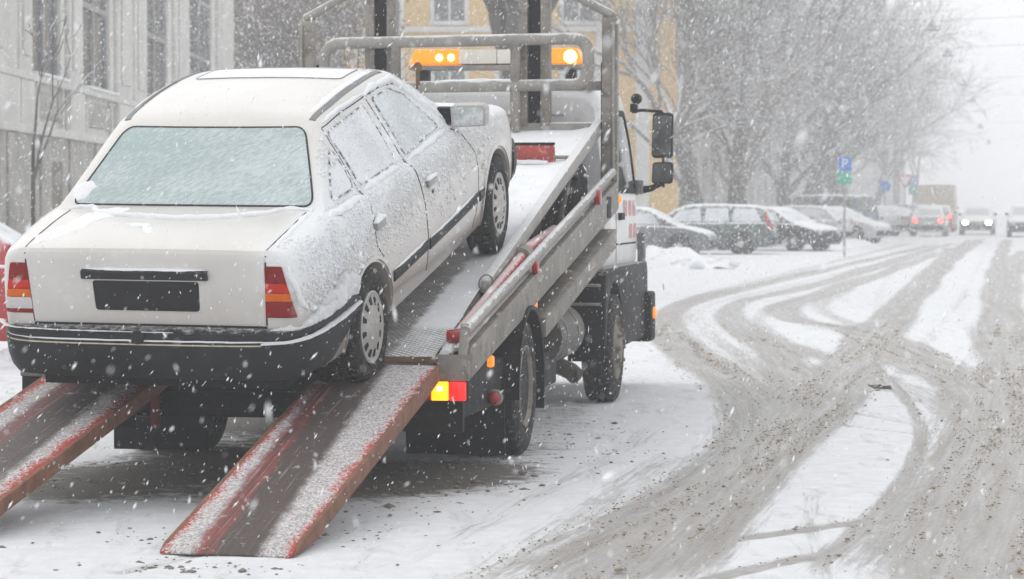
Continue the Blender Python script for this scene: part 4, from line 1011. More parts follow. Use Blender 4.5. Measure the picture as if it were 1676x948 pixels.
cab = link('cab', cab_me, M_white, truck); bc = bvh_of(cab_me)
patch(bc, 'rear_panel', [(-.95, 1.75), (.95, 1.75), (.95, 2.28), (-.95, 2.28)], 'B', .012, .012, M_white, cab, 4, .12, .06, soft=.9)
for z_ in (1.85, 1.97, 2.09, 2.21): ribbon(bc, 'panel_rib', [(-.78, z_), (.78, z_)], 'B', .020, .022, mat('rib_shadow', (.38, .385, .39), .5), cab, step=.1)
snow_lump('roof_snow', [(-1.0, 4.72, 2.42), (0, 4.75, 2.455), (1.0, 4.72, 2.42)], [.12, .14, .12], [.035, .04, .035], truck, 4)
snow_lump('roof_snow', [(-.9, 5.5, 2.46), (0, 5.5, 2.49), (.95, 5.5, 2.46)], [.4, .5, .4], [.035, .045, .035], truck, 9, None, .15)
for ax in 'RL':
    patch(bc, 'side_window', [(4.98, 2.25), (5.88, 2.26), (6.10, 2.0), (6.12, 1.63), (4.98, 1.63)], ax, .004, .012, M_glass, cab, 4, .05, .06)
    ribbon(bc, 'window_rubber', [(4.98, 2.25), (5.88, 2.26), (6.10, 2.0), (6.12, 1.63), (4.98, 1.63)], ax, .05, .012, M_black, cab, True, rad=.05, step=.06)
    ribbon(bc, 'door_gap', [(4.90, 2.33), (4.88, 1.7), (4.92, 1.06)], ax, .012, .002, M_gap, cab, step=.08)
    ribbon(bc, 'door_gap', [(6.26, 1.95), (6.34, 1.55), (6.30, 1.06)], ax, .012, .002, M_gap, cab, step=.08)
    ribbon(bc, 'door_gap', [(4.92, 1.20), (6.34, 1.20)], ax, .014, .003, M_gap, cab, step=.1)
    ribbon(bc, 'grab_handle', [(5.02, 1.42), (5.18, 1.42)], ax, .06, .03, M_black, cab, step=.05)
    # worn red lettering on the door, too blurred to read
    for (y0, y1, z0, z1) in ((5.28, 5.52, 1.42, 1.55), (5.60, 5.82, 1.42, 1.55), (5.90, 6.12, 1.42, 1.55), (5.62, 5.86, 1.24, 1.36), (5.94, 6.16, 1.24, 1.36)):
        patch(bc, 'faded_lettering', [(y0, z0), (y1, z0), (y1, z1), (y0, z1)], ax, .002, .002, mat('faded_red', (.50, .22, .21), .6, 0, .3, 30, dirt=(.62, .6, .6), dirt_amt=.6), cab, 1, .03, .05)
    s_ = 1 if ax == 'R' else -1
    MB().lathe([(0, .036), (s_ * .03, .03), (s_ * .04, .018), (s_ * .04, 0)], 16, 'x', (s_ * 1.15, 4.84, 1.56)).build('indicator', mat_glow('amber_lit_small', (1, .26, .01), .85, (.7, .2, .02)) if ax == 'R' else MATS['amber_lit_small'], cab, 40)
wf = patch(bc, 'windscreen', [(-.95, 2.22), (.95, 2.22), (1.02, 1.66), (-1.02, 1.66)], 'F', .004, .012, M_glass, cab, 4, .06, .08)
B('window_bracket', (1.13, 6.14, 1.60), (1.20, 6.24, 1.72), M_grille, truck, .01)
# beacons
lb = empty('light_bar', (0, 6.0, 2.685), 0, truck)
MB().box((-.735, -.13, -.045), (.735, .13, -.01)).build('base', M_steel_bare, lb, 40, .01)
M_amb = mat_glow('amber_dome', (1.0, .26, .0), .62, (.8, .25, .01))
for s_ in (-1, 1):
    x0, x1 = (-.735, -.31) if s_ < 0 else (.33, .735)
    d_ = MB().prism([(x0 + (.05 if s_ < 0 else 0), .125), (x1 - (.05 if s_ > 0 else 0), .125), (x1, .0), (x0, .0)], -.115, .115, 'y').build('amber_dome', M_amb, lb, 40, .012)
    for dx, rr in ((.26, .030), (.36, .030)) if s_ < 0 else ((.03, .028), (.30, .055)):
        MB().lathe([(-.125, 0), (-.125, rr * .7), (-.117, rr)], 16, 'y', (x0 + dx, 0, .055)).build('flashing_bulb', MATS.get('bulb') or mat_glow('bulb', (1, .62, .12), 9.0), d_, 40)
    for dx in (.08,): B('foot', (s_ * .62 - .04, -.06, -.19), (s_ * .62 + .04, .06, -.045), M_black, lb, .01)
MB().box((-.309, -.115, .0), (.01, .115, .118)).build('clear_dome', mat('cream_dome', (.66, .64, .56), .35, 0, .06), lb, 40, .01)
MB().box((.014, -.115, .0), (.329, .115, .118)).build('clear_dome', MATS['cream_dome'], lb, 40, .01)
# mirrors
for s_ in (1, -1):
    mr = empty('mirror_arm', (s_ * 1.12, 6.2, 0), 0, truck)
    T('upper_tube', [(0, 0, 2.30), (s_ * .07, .04, 2.305), (s_ * .22, .10, 2.295), (s_ * .25, .10, 2.26)], .013, M_black, mr, 8)
    T('lower_arm', [(s_ * .01, .02, 1.63), (s_ * .14, .06, 1.65), (s_ * .24, .10, 1.70)], [.038, .028, .02], M_black, mr, 10)
    T('link', [(s_ * .24, .10, 1.66), (s_ * .24, .10, 2.28)], .012, M_black, mr, 8)
    for z0, z1, nm in ((1.905, 2.285, 'main_mirror'), (1.69, 1.872, 'wide_mirror')):
        pr = fillet([(s_ * .14, z0), (s_ * .315, z0), (s_ * .322, z1), (s_ * .15, z1)], .035)
        h_ = MB().prism([tuple(p) for p in pr], .085, .16, 'y').build(nm, M_black, mr, 40, .01)
        c_ = sum(pr, Vector((0, 0))) / len(pr)
        MB().prism([tuple(c_ + (p - c_) * .88) for p in pr], .078, .088, 'y').build('mirror_glass', mat('truck_mirror', (.14, .145, .15), .15, .3, .3, 8, dirt=(.3, .31, .32), dirt_amt=.3), h_, 40)
    B('hinge', (-.03, -.02, 2.28), (.03, .06, 2.36), M_black, mr, .012); MB().lathe([(-.03, .02), (.0, .045), (.06, .045), (.09, .02)], 12, 'y', (s_ * .02, 0, 2.40)).build('wing_lamp', M_black, mr, 50)
# front fender, steps and bumper
for s_ in (1, -1):
    ar = [(4.35 + .50 * math.cos(a), .43 + .50 * math.sin(a)) for a in np.linspace(.05, math.pi - .02, 15)]
    pl = [(3.80, .43), (3.80, .98), (3.87, 1.035), (6.44, 1.035), (6.50, .95), (6.52, .44), (6.30, .40), (4.97, .40)] + ar
    x0, x1 = sorted((s_ * .80, s_ * 1.205))
    MB().prism(pl, x0, x1, 'x').build('front_fender', mat('grimy_black', (.016, .016, .017), .55, 0, .3, 6, .1, 60, snow=.45, snow_lo=.6, snow_scale=25, dirt=(.075, .07, .066), dirt_amt=.4), truck, 40, .012)
    for z_ in (.90, .76): B('step_ledge', (min(s_ * .75, s_ * 1.17), 3.74, z_), (max(s_ * .75, s_ * 1.17), 3.81, z_ + .02), M_steel, truck, .004)
    B('corner_bumper', (min(s_ * .9, s_ * 1.26), 6.30, .36), (max(s_ * .9, s_ * 1.26), 6.62, .78), M_black, truck, .03)
    MB().lathe([(0, .05), (s_ * .02, .05), (s_ * .03, .035), (s_ * .03, 0)], 16, 'x', (s_ * 1.255, 6.45, .60)).build('corner_indicator', MATS['amber_lit_small'], truck, 40)
    B('side_deflector', (min(s_ * 1.13, s_ * 1.19), 6.38, .95), (max(s_ * 1.13, s_ * 1.19), 6.50, 1.28), M_grille, truck, .01)
    B('front_mudflap', (min(s_ * .92, s_ * 1.20), 3.775, .34), (max(s_ * .92, s_ * 1.20), 3.797, .90), M_black, truck, .004)
B('front_bumper', (-.9, 6.40, .40), (.9, 6.60, .80), M_white, truck, .03)
# chassis
for s_ in (1, -1): B('chassis_rail', (s_ * .43 - .04, -1.85, .52), (s_ * .43 + .04, 6.3, .74), M_black, truck, .006)
for y_ in (-1.75, -.6, .9, 2.4, 3.6): B('cross_member', (-.9, y_ - .05, .50), (.9, y_ + .05, .66), M_black, truck, .006)
MB().prism([(-1.9, .50), (-1.9, .60), (3.7, 1.12), (3.7, .74)], -.85, .85, 'x').build('subframe', M_black, truck, 40, .01)
B('rear_underrun', (-1.05, -1.90, .36), (1.05, -1.80, .50), M_black, truck, .01)
B('hydraulic_tank', (-.30, -1.6, .34), (.30, -.9, .56), M_black, truck, .02)
T('axle', [(-.85, 0, .415), (.85, 0, .415)], .09, M_black, truck, 12); MB().lathe([(-.2, .08), (-.14, .2), (.14, .2), (.2, .08)], 20, 'x', (0, 0, .42)).build('differential', M_black, truck, 50)
B('prop_leg', (-.53, -1.95, .30), (-.48, -1.93, .56), mat('dull_red', (.16, .008, .008), .5, 0, .2, spec=.2), truck, .004)
MB().prism([(-.86, .47), (-.74, .47), (-.74, .53)], -1.95, -1.93, 'y').build('warning_triangle', M_redclean, truck)
for z_ in (.44, .36): T('underrun_bar', [(-1.0, -1.92, z_), (-.55, -1.92, z_)], .006, M_steel_bare, truck, 6)
# driver-side tanks and boxes
T('air_tank', [(.93, 2.1, .60), (.93, 3.2, .60)], .20, mat('grimy_tank', (.10, .095, .09), .6, 0, .3, 5, .1, 50, dirt=(.05, .045, .04), dirt_amt=.5), truck, 28)
for y_ in (2.35, 2.9): MB().lathe([(-.02, .206), (.02, .206)], 28, 'y', (.93, y_, .60)).build('tank_band', M_steel_bare, truck, 50)
T('fuel_tank', [(-.93, 1.2, .58), (-.93, 3.2, .58)], .24, MATS['grimy_tank'], truck, 28)
B('battery_box', (.62, 1.35, .28), (1.06, 2.3, .52), M_black, truck, .02)
T('exhaust_pipe', [(.75, 3.3, .36), (.92, 3.28, .34), (1.02, 3.26, .30), (1.06, 3.22, .27)], .065, mat('exhaust', (.12, .105, .09), .6, .3, .3), truck, 16)
MB().lathe([(-.004, .05), (.0, .05), (.0, 0)], 16, 'x', (1.075, 3.21, .262)).build('exhaust_mouth', M_black, truck)
# equipment behind the cab
B('tool_box', (.55, 2.3, 1.20), (1.12, 3.3, 1.26), mat('tread_plate', (.42, .42, .42), .45, .3, .2, 30, .6, 40, snow=.5, snow_lo=.6), truck, .01)
MB().prism([(3.2, 1.22), (3.2, 1.62), (3.5, 1.72), (3.95, 1.72), (3.95, 1.22)], .55, 1.05, 'x').build('winch_gear', M_black, truck, 40, .03)
for k in range(5):
    T('hydraulic_hose', [(.70 + .08 * k, 2.6, 1.30), (.72 + .08 * k, 3.0, 1.55 + .04 * k), (.75 + .07 * k, 3.4, 1.76), (.8 + .05 * k, 3.8, 1.55)], .022, M_black if k % 2 else mat('worn_hose', (.09, .07, .06), .7), truck, 8)
snow_lump('gear_snow', [(.6, 3.4, 1.68), (.85, 3.6, 1.74), (1.05, 3.8, 1.72)], [.05, .12, .06], [.02, .05, .02], truck, 11)
MB().box((.60, 3.45, 1.70), (1.05, 3.85, 1.82), Matrix.Translation((0, 0, .0)) ).build('valve_cover', M_black, truck, 40, .03)
B('beam_vent', (1.236, 3.55, zb(3.6) + .03), (1.250, 3.78, zb(3.6) + .19), M_black, truck, .004)
T('red_rod', [(1.17, .55, .55), (1.17, .55, .98)], .010, M_redclean, truck, 6)
# lamps
M_tail_y = mat_glow('indicator_lit', (1.0, .36, .0), 1.7, (.9, .4, .02)); M_tail_r = mat_glow('tail_lit', (1.0, .01, .005), 1.0, (.6, .02, .02)); M_hot = mat_glow('lamp_core', (1, .85, .35), 6.0)
for s_ in (1, -1):
    r_ = empty('rear_lamp', (s_ * 1.14, -2.03, .525), 0, truck)
    B('lamp_body', (-.21 if s_ > 0 else -.10, .02, -.055), (.10 if s_ > 0 else .21, .09, .055), M_black, r_, .008)
    B('indicator_lens', (-.095 if s_ > 0 else .005, -.005, -.05), (-.005 if s_ > 0 else .095, .03, .05), M_tail_y if s_ > 0 else M_black, r_, .006)
    B('lamp_core', (-.063 if s_ > 0 else .037, -.010, .002), (-.035 if s_ > 0 else .065, .0, .026), M_hot if s_ > 0 else M_black, r_, .003)
    B('tail_lens', (.002 if s_ > 0 else -.09, -.005, -.05), (.09 if s_ > 0 else -.002, .03, .05), M_tail_r if s_ > 0 else M_black, r_, .006)
    B('reflector_strip', (-.20 if s_ > 0 else .10, .0, -.05), (-.10 if s_ > 0 else .20, .022, .03), M_redclean if s_ > 0 else M_black, r_, .004)
    for (y_, z_) in ((-1.10, .63), (.45, .82 + .09), (2.15, 1.175)):
        mk = B('side_marker', (s_ * 1.20 - .02, y_ - .022, z_ - .034), (s_ * 1.20 + .02, y_ + .022, z_ + .034), MATS['amber_lit_small'], truck, .015)
    MB().lathe([(-.03, .0), (-.028, .022), (-.01, .036), (.02, .036)], 20, 'y', (s_ * 1.20, -1.0, .415)).build('marker_bowl', M_redclean, truck, 50)
    MB().lathe([(-.008, .040), (.02, .048), (.025, 0)], 20, 'y', (s_ * 1.203, -.99, .417)).build('marker_ring', M_steel_bare, truck, 50)
# wheels
def truck_wheel(x, y, s_, dual):
    R, wd = .415, .23; rt = empty('wheel', (x, y, R), 0, truck); w2 = wd / 2
    prof = [(-w2 * .8, R * .58), (-w2, R * .68), (-w2 * 1.05, R * .82), (-w2 * .95, R * .94), (-w2 * .8, R * .985), (-w2 * .5, R * .99), (-w2 * .48, R * .96), (-w2 * .38, R * .96), (-w2 * .36, R), (-.012, R), (-.01, R * .96), (.01, R * .96), (.012, R), (w2 * .36, R), (w2 * .38, R * .96), (w2 * .48, R * .96), (w2 * .5, R * .99),
            (w2 * .8, R * .985), (w2 * .95, R * .94), (w2 * 1.05, R * .82), (w2, R * .68), (w2 * .8, R * .58)]
    tm = mat('truck_tyre', (.025, .025, .025), .75, 0, .3, 9, .3, 70, dirt=(.17, .165, .16), dirt_amt=.5)
    MB().lathe(prof, 60).build('tyre', tm, rt, 40)
    rm = mat('truck_rim', (.20, .18, .155), .6, .3, .3, 7, .2, 40, dirt=(.08, .07, .06), dirt_amt=.5); f = s_ * w2
    if dual: pf = [(f * .5, R * .58), (f * .98, R * .60), (f * 1.02, R * .575), (f * .9, R * .54), (f * .2, R * .49), (-f * .35, R * .44), (-f * .4, R * .28), (f * .4, R * .20), (f * .5, R * .14), (f * .5, 0)]
    else: pf = [(f * .5, R * .58), (f * .98, R * .60), (f * 1.02, R * .575), (f * .8, R * .53), (f * .9, R * .42), (f * 1.2, R * .30), (f * 1.25, R * .16), (f * 1.25, 0)]
    rim = MB().lathe(pf, 48).build('rim', rm, rt, 40)
    for k in range(8):
        a = 2 * math.pi * k / 8; yy, zz = .33 * R * math.cos(a), .33 * R * math.sin(a); xx = (-f * .2 if dual else f * 1.12)
        MB().lathe([(xx - s_ * .03, .016), (xx + s_ * .03, .016), (xx + s_ * .03, 0)], 6, 'x', (0, yy, zz)).build('wheel_nut', rm, rim)
    return rt
for s_ in (1, -1):
    truck_wheel(s_ * 1.11, 0, s_, True); truck_wheel(s_ * .84, 0, s_, True); truck_wheel(s_ * 1.11, 4.35, s_, False)
    # mudguards and flaps over the rear pair
    mg = MB(); V = []; Fc = []; A_ = np.linspace(-.35, math.pi + .10, 26)
    for a in A_:
        for (r_, x_) in ((.465, .70), (.465, 1.262), (.49, 1.262), (.49, .70)): V.append((s_ * x_, r_ * math.cos(a), .415 + r_ * math.sin(a)))
    for i in range(len(A_) - 1):
        for j in range(4): Fc.append((i * 4 + j, i * 4 + (j + 1) % 4, (i + 1) * 4 + (j + 1) % 4, (i + 1) * 4 + j))
    Fc += [(0, 1, 2, 3), tuple((len(A_) - 1) * 4 + j for j in range(4))]
    mg.add(V, Fc).build('mudguard', M_black, truck, 50)
    B('mudflap', (min(s_ * .60, s_ * 1.19), -.58, .05), (max(s_ * .60, s_ * 1.19), -.56, .50), M_black, truck, .004)
    B('lamp_bracket', (min(s_ * .62, s_ * 1.20), -1.95, .30), (max(s_ * .62, s_ * 1.20), -1.90, .47), M_black, truck, .01)
    B('valance', (min(s_ * 1.10, s_ * 1.17), -1.75, .36), (max(s_ * 1.10, s_ * 1.17), -.5, .62), M_black, truck, .01)

# ------------------------------------------------------------------ parked cars and traffic
PRE = {
 'sedan': dict(L=4.5, W=.86, zb=.93, low=[(-2.25, .74), (-2.22, .88), (-2.1, .95), (-1.5, .97), (1.0, .93), (1.85, .82), (2.15, .72), (2.25, .58)],
               roof=[(-1.65, .95), (-1.1, 1.27), (-.7, 1.39), (.0, 1.43), (.5, 1.37), (1.3, .93)], win=[(-1.15, -.35), (-.28, .85)], wh=(-1.35, 1.4)),
 'wagon': dict(L=4.7, W=.89, zb=.97, low=[(-2.35, .76), (-2.34, .95), (-2.2, .99), (-1.5, .99), (1.0, .96), (1.95, .86), (2.25, .75), (2.35, .6)],
               roof=[(-2.3, .98), (-2.18, 1.2), (-1.98, 1.44), (-1.2, 1.50), (.0, 1.51), (.5, 1.42), (1.3, .96)], win=[(-2.0, -1.1), (-1.03, -.25), (-.18, .82)], wh=(-1.38, 1.42)),
 'hatch': dict(L=4.1, W=.85, zb=.95, low=[(-2.05, .74), (-2.04, .92), (-1.9, .97), (1.0, .94), (1.6, .84), (1.95, .72), (2.05, .58)],
               roof=[(-1.95, .96), (-1.6, 1.28), (-1.3, 1.43), (.0, 1.47), (.5, 1.38), (1.25, .94)], win=[(-1.4, -.45), (-.38, .8)], wh=(-1.25, 1.3)),
 'van': dict(L=4.8, W=.92, zb=1.08, low=[(-2.4, .9), (-2.39, 1.08), (-2.2, 1.1), (1.6, 1.08), (2.1, .98), (2.35, .8), (2.4, .6)],
             roof=[(-2.34, 1.09), (-2.28, 1.6), (-2.1, 1.88), (-1.0, 1.93), (.8, 1.92), (1.1, 1.82), (1.9, 1.08)], win=[(-2.1, -1.0), (-.9, .2), (.3, 1.1)], wh=(-1.5, 1.55)),
 'box': dict(L=6.5, W=1.1, zb=1.2, low=[(-3.2, 1.1), (-3.15, 1.18), (2.4, 1.18), (3.0, 1.1), (3.2, .9)],
             roof=[(-3.18, 1.15), (-3.14, 2.5), (-3.0, 2.66), (1.3, 2.68), (1.5, 2.5), (1.6, 2.2), (2.4, 2.1), (2.9, 1.2)], win=[(1.7, 2.35)], wh=(-1.8, 2.3)),
}
M_pane = mat('snow_dulled_glass', (.10, .11, .115), .3, 0, .2, 6, snow=.6, snow_lo=.45, snow_scale=14, dirt=(.45, .47, .48), dirt_amt=.35)
M_frostp = mat_frost('snowed_pane', (.30, .325, .34), (.70, .72, .75), .85, .4, (10, 10, 24), .5)
VW = {}
def vehicle(name, kind, loc, heading, paint, label, cat='car', tail='off', head='off', group=None, frost=False, strip=False, low_paint=None):
    """heading: direction of the nose in degrees clockwise from +Y"""
    p = PRE[kind]; L_ = p['L']; root = empty(name, loc, -math.radians(heading)); tag(root, label, cat, group)
    lowt = vt(p['low']); rooft = vt(p['roof']); W_ = p['W']; zb_ = p['zb']
    def wid(y):
        e = min(1, (L_ / 2 - abs(y)) / .35); return W_ * (.84 + .16 * math.sqrt(max(0, 1 - (1 - e) ** 2)))
    def ls(y):
        zt, w_ = interp(lowt, y), wid(y)
        return [(0, zt + .03), (w_ * .6, zt + .02), (w_ - .12, zt), (w_ - .05, zt - .02), (w_ - .015, zt - .06), (w_, zt - .14), (w_ + .01, .6), (w_, .42), (w_ - .03, .28), (w_ - .08, .22), (0, .22)]
    def us_(y):
        zr = interp(rooft, y); h = max(zr - zb_, .02); e = min(1, h / .2); wr = W_ - .05 - .40 * max(0, zr - zb_) * (.6 if kind in ('van', 'box') else 1); wb = W_ - .05
        if kind == 'box': wr = W_ - .02; wb = W_ - .02
        return [(0, zr + .03 * e), (wr * .6, zr + .02 * e), (wr - .07 * e, zr), (wr - .02 * e, zr - .03 * e), (wr, zr - .07 * e), ((wr + wb) / 2, (zr + zb_) / 2 - .03 * e), (wb, zb_ - .05), (0, zb_ - .06)]
    yl = sorted(set([round(v, 3) for v in np.linspace(-L_ / 2, L_ / 2, 26)] + [-L_ / 2 + .04, -L_ / 2 + .1, L_ / 2 - .04, L_ / 2 - .1]))
    yu = list(np.linspace(rooft[0][0], rooft[-1][0], 30))
    a = loft(yl, ls); b_ = loft(yu, us_); a.add(b_.v, b_.f)
    me = a.mesh('body', 40); body = link('body', me, paint, root); bvv = bvh_of(me)
    gp = M_frostp if frost else M_pane
    if kind == 'box': pass
    for ax in 'RL':
        for (y0, y1) in p['win']:
            zt = lambda y: interp(rooft, y) - .10
            i0, i1 = y0 + .06, y1 - .06
            if y1 == p['win'][-1][1]: i1 = y1 - .30
            if y0 == p['win'][0][0]: i0 = y0 + .16
            patch(bvv, 'side_window', [(y0, zb_ + .03), (y1, zb_ + .03), (i1, zt(i1)), (i0, zt(i0))], ax, .006, .012, gp, root, 3, .04, .1)
        for yw in p['wh']:
            s_ = 1 if ax == 'R' else -1; R = .32 if kind != 'box' else .42
            wl = empty('wheel', (s_ * (W_ - .10), yw, R), 0, root)
            key = (s_, R)
            if key not in VW:
                w2 = .11
                VW[key] = (MB().lathe([(-w2, R * .6), (-w2, R * .85), (-w2 * .8, R), (w2 * .8, R), (w2, R * .85), (w2, R * .6)], 24).mesh('tyre', 40), MB().lathe([(s_ * w2 * .8, R * .62), (s_ * w2 * 1.05, R * .62), (s_ * w2 * .9, R * .5), (s_ * w2 * 1.15, R * .2), (s_ * w2 * 1.15, 0)], 20).mesh('hubcap', 40))
                VW[key][0].materials.append(M_rubber); VW[key][1].materials.append(mat('pale_hubcap', (.45, .46, .47), .5, .2, .1))
            for q, nn in zip(VW[key], ('tyre', 'hubcap')): link(nn, q, None, wl)
            MB().lathe([(s_ * (W_ - .12), R * 1.17), (s_ * (W_ + .013), R * 1.17), (s_ * (W_ + .013), R * .3)], 24, 'x', (0, yw, R + .02)).build('wheel_arch', M_black, root, 40)
    if low_paint is not None: pass
    # screens
    ry, fy = rooft[0][0], rooft[-1][0]; ztop = max(z for _, z in rooft) - .12; ww = W_ - .2
    patch(bvv, 'rear_screen', [(-ww, zb_ + .06), (ww, zb_ + .06), (ww - .14, ztop), (-ww + .14, ztop)], 'B', .006, .012, gp if kind != 'box' else paint, root, 3, .05, .15)
    patch(bvv, 'windscreen', [(-ww, zb_ + .06), (ww, zb_ + .06), (ww - .14, ztop - (.5 if kind == 'box' else 0)), (-ww + .14, ztop - (.5 if kind == 'box' else 0))], 'F', .006, .012, M_frostp if frost else M_pane, root, 3, .05, .15)
    zl = interp(lowt, -L_ / 2 + .02) - .12; zf = interp(lowt, L_ / 2 - .1) - .10
    TL = {'off': M_lensr, 'on': MATS.get('far_tail') or mat_glow('far_tail', (1, .03, .02), 9.0, (.6, .02, .02))}[tail]
    HL = {'off': mat('head_glass', (.45, .46, .47), .15, 0, .1), 'on': MATS.get('far_head') or mat_glow('far_head', (1, .90, .55), 45.0)}[head]
    for s_ in (-1, 1):
        xx = lambda q: s_ * (W_ - q)
        if strip and s_ < 0: patch(bvv, 'tail_light', [(-2.31, .80), (-2.20, .80), (-2.06, 1.36), (-2.14, 1.36)], 'L', .010, .012, M_lensr2, root, 2, .02, .08)
        if strip: patch(bvv, 'tail_light', [(xx(.24), .80), (xx(.12), .80), (xx(.14), .95), (xx(.24), .95)], 'B', .010, .012, M_lensr2, root, 2, .02, .08)
        else: patch(bvv, 'tail_light', [(xx(.36), zl - .06), (xx(.16), zl - .06), (xx(.16), zl + .09), (xx(.36), zl + .09)], 'B', .010, .012, TL, root, 2, .02, .08)
        patch(bvv, 'headlight', [(xx(.40), zf - .08), (xx(.18), zf - .08), (xx(.18), zf + .06), (xx(.40), zf + .06)], 'F', .010, .012, HL, root, 2, .03, .08)
        mr = MB().box((s_ * (W_ + .02) - .08, .0, -.06), (s_ * (W_ + .02) + .08, .07, .06), Matrix.Translation((0, fy - .35, zb_ + .1))).build('door_mirror', M_black, root, 40, .02)
    B('rear_bumper', (-W_ + .1, -L_ / 2 - .05, .32), (W_ - .1, -L_ / 2 + .15, .52), M_black, root, .03)
    B('front_bumper', (-W_ + .12, L_ / 2 - .15, .30), (W_ - .12, L_ / 2 + .05, .50), M_black, root, .03)
    patch(bvv, 'number_plate', [(-.26, zl - .14), (.26, zl - .14), (.26, zl - .03), (-.26, zl - .03)], 'B', .012, .012, mat('far_plate', (.6, .6, .6), .5), root, 1, .01, .1)
    return root
def paint(n, c, **k): return mat('paint_' + n, c, .4, 0, .06, 3, snow=1.0, snow_lo=.36, snow_scale=7, coat=.2, **k)
P_red = mat('paint_red', (.42, .018, .02), .4, 0, .08, 3, snow=1.0, snow_lo=.45, snow_scale=4, coat=.2)
vehicle('parked_car', 'wagon', (-5.75, 25.6, 0), 86, P_red, 'bright red car under snow parked at the left edge behind the white sedan', frost=True)
GP = 'cars parked along the street'
vehicle('parked_car', 'sedan', AT(1040, 75), 103, paint('grey', (.12, .125, .135)), 'snow-topped dark grey sedan parked next to the truck cab', group=GP, frost=True)
vehicle('parked_car', 'wagon', AT(1143, 81), -80, paint('green', (.06, .09, .085)), 'dark green estate car with tall red tail light and snowy roof', group=GP, frost=True, strip=True)
vehicle('parked_car', 'sedan', AT(1262, 87), 128, paint('black', (.02, .02, .022)), 'black car nosing out behind the green estate', group=GP, frost=True)
vehicle('parked_car', 'hatch', AT(1300, 98), -62, paint('silver', (.42, .43, .44)), 'silver hatchback with small red tail light under the blue van', group=GP, frost=True)
vehicle('parked_car', 'sedan', AT(1362, 104), 122, paint('light', (.50, .51, .53)), 'light grey sedan nosing toward the road, nearest the parking sign', group=GP, frost=True)
vehicle('parked_van', 'van', AT(1348, 116), -48, paint('blue', (.09, .16, .24)), 'blue van standing taller behind the silver parked cars', 'van', group=GP, frost=False)
vehicle('parked_car', 'hatch', AT(1416, 128), -30, paint('white', (.62, .62, .62)), 'small white car parked past the light grey sedan', group=GP, frost=True)
vehicle('parked_car', 'sedan', AT(1450, 142), -38, paint('dark', (.14, .145, .15)), 'hazy grey parked car, last but one of the row', group=GP, frost=True)
vehicle('parked_car', 'wagon', AT(1476, 152), -38, paint('dark2', (.11, .115, .12)), 'hazy dark parked car at the far end of the row', group=GP, frost=True)
vehicle('moving_car', 'sedan', AT(1521, 127), 11, paint('traffic_silver', (.38, .39, .40)), 'silver sedan driving away with both tail lights lit', tail='on')
vehicle('moving_car', 'hatch', AT(1537, 146), 11, paint('traffic_red', (.40, .05, .04)), 'red car ahead of the silver sedan, tail light lit', tail='on')
vehicle('box_truck', 'box', AT(1534, 158), 11, mat('paint_beige', (.42, .36, .26), .5, 0, .06, 3, snow=1.0, snow_lo=.6), 'beige box truck driving away at the head of the traffic', 'truck', tail='on')
vehicle('moving_car', 'sedan', AT(1600, 133), 191, paint('oncoming', (.20, .205, .21)), 'oncoming car with two bright yellow headlights', head='on')
vehicle('moving_car', 'wagon', AT(1680, 124), 191, paint('blue_grey', (.10, .115, .15)), 'dark blue car cut off by the right picture edge')

# ------------------------------------------------------------------ buildings
M_stone = mat('grey_stone', (.56, .55, .52), .85, 0, .10, 1.2, .25, 14, snow=.8, snow_lo=.6, snow_scale=6)
M_stone2 = mat('dark_stone', (.36, .345, .32), .9, 0, .22, 1.5, .4, 9, dirt=(.2, .19, .175), dirt_amt=.5)
M_panew = mat('building_pane', (.09, .10, .11), .15, 0, .25, 1.5)
M_frame = mat('window_frame', (.30, .29, .28), .7)
FX = -9.0
gb = empty('grey_building', (FX, 42, 0), 0); tag(gb, 'grey stone building with tall windows and pilasters at the left', 'building')
yf = lambda px: F_PX * 9.0 / (CXP - px) - 42
y0, y1 = -2.2, yf(384)
wins = [(yf(55), yf(101)), (yf(136), yf(181)), (yf(239), yf(276)), (yf(312), yf(348))]
ZS, ZL, ZT = 3.95, 2.98, 9.6
# wall in pieces round the openings
mb = MB(); edges = [y0] + [e for w_ in wins for e in w_] + [y1]
for i in range(0, len(edges), 2): mb.box((-.6, edges[i], ZS), (0, edges[i + 1], ZT))
mb.box((-.6, y0, 0), (0, y1, ZS - .001)); mb.box((-6, y0, 0), (-.601, y1, ZT)); mb.build('wall', M_stone, gb, 30)
B('sill_course', (0.001, y0, ZS - .14), (.16, y1 + .1, ZS), M_stone, gb, .02)
B('plinth_course', (0.001, y0, ZL - .16), (.20, y1 + .1, ZL), M_stone, gb, .02)
MB().box((0.001, y0, 0), (.10, y1 + .08, ZL - .161)).build('plinth', M_stone2, gb, 30)
for k, (a, b_) in enumerate(wins):
    wn = empty('window', (0, (a + b_) / 2, ZS), 0, gb); h = (b_ - a) / 2
    MB().box((-.14, -h, 0), (-.12, h, ZT - ZS)).build('pane', M_panew, wn)
    for (p0, p1) in ((-h, -h + .10), (-.06, .06), (h - .10, h)): B('frame_bar', (-.12, p0, 0), (-.05, p1, ZT - ZS), M_frame, wn, .01)
    for z_ in (.0, 1.75, 3.4): B('transom', (-.118, -h + .101, z_), (-.06, h - .101, z_ + .12), M_frame, wn, .01)
    # panel under the window and basement opening
    B('apron_panel', (.001, a + .25, ZL + .18), (.05, b_ - .25, ZS - .28), M_stone2, gb, .02)
    for (p0, p1) in ((a + .1, a + .24), (b_ - .24, b_ - .1)): B('apron_frame', (.001, p0, ZL + .06), (.09, p1, ZS - .16), M_stone, gb, .01)
    bw = MB().box((.09, a + .7, 1.15), (.115, b_ - .5, 2.35)).build('basement_window', M_panew, gb)
    B('window_sill', (.0, a - .05, ZS + .001), (.20, b_ + .05, ZS + .06), snow_m, gb, .02)
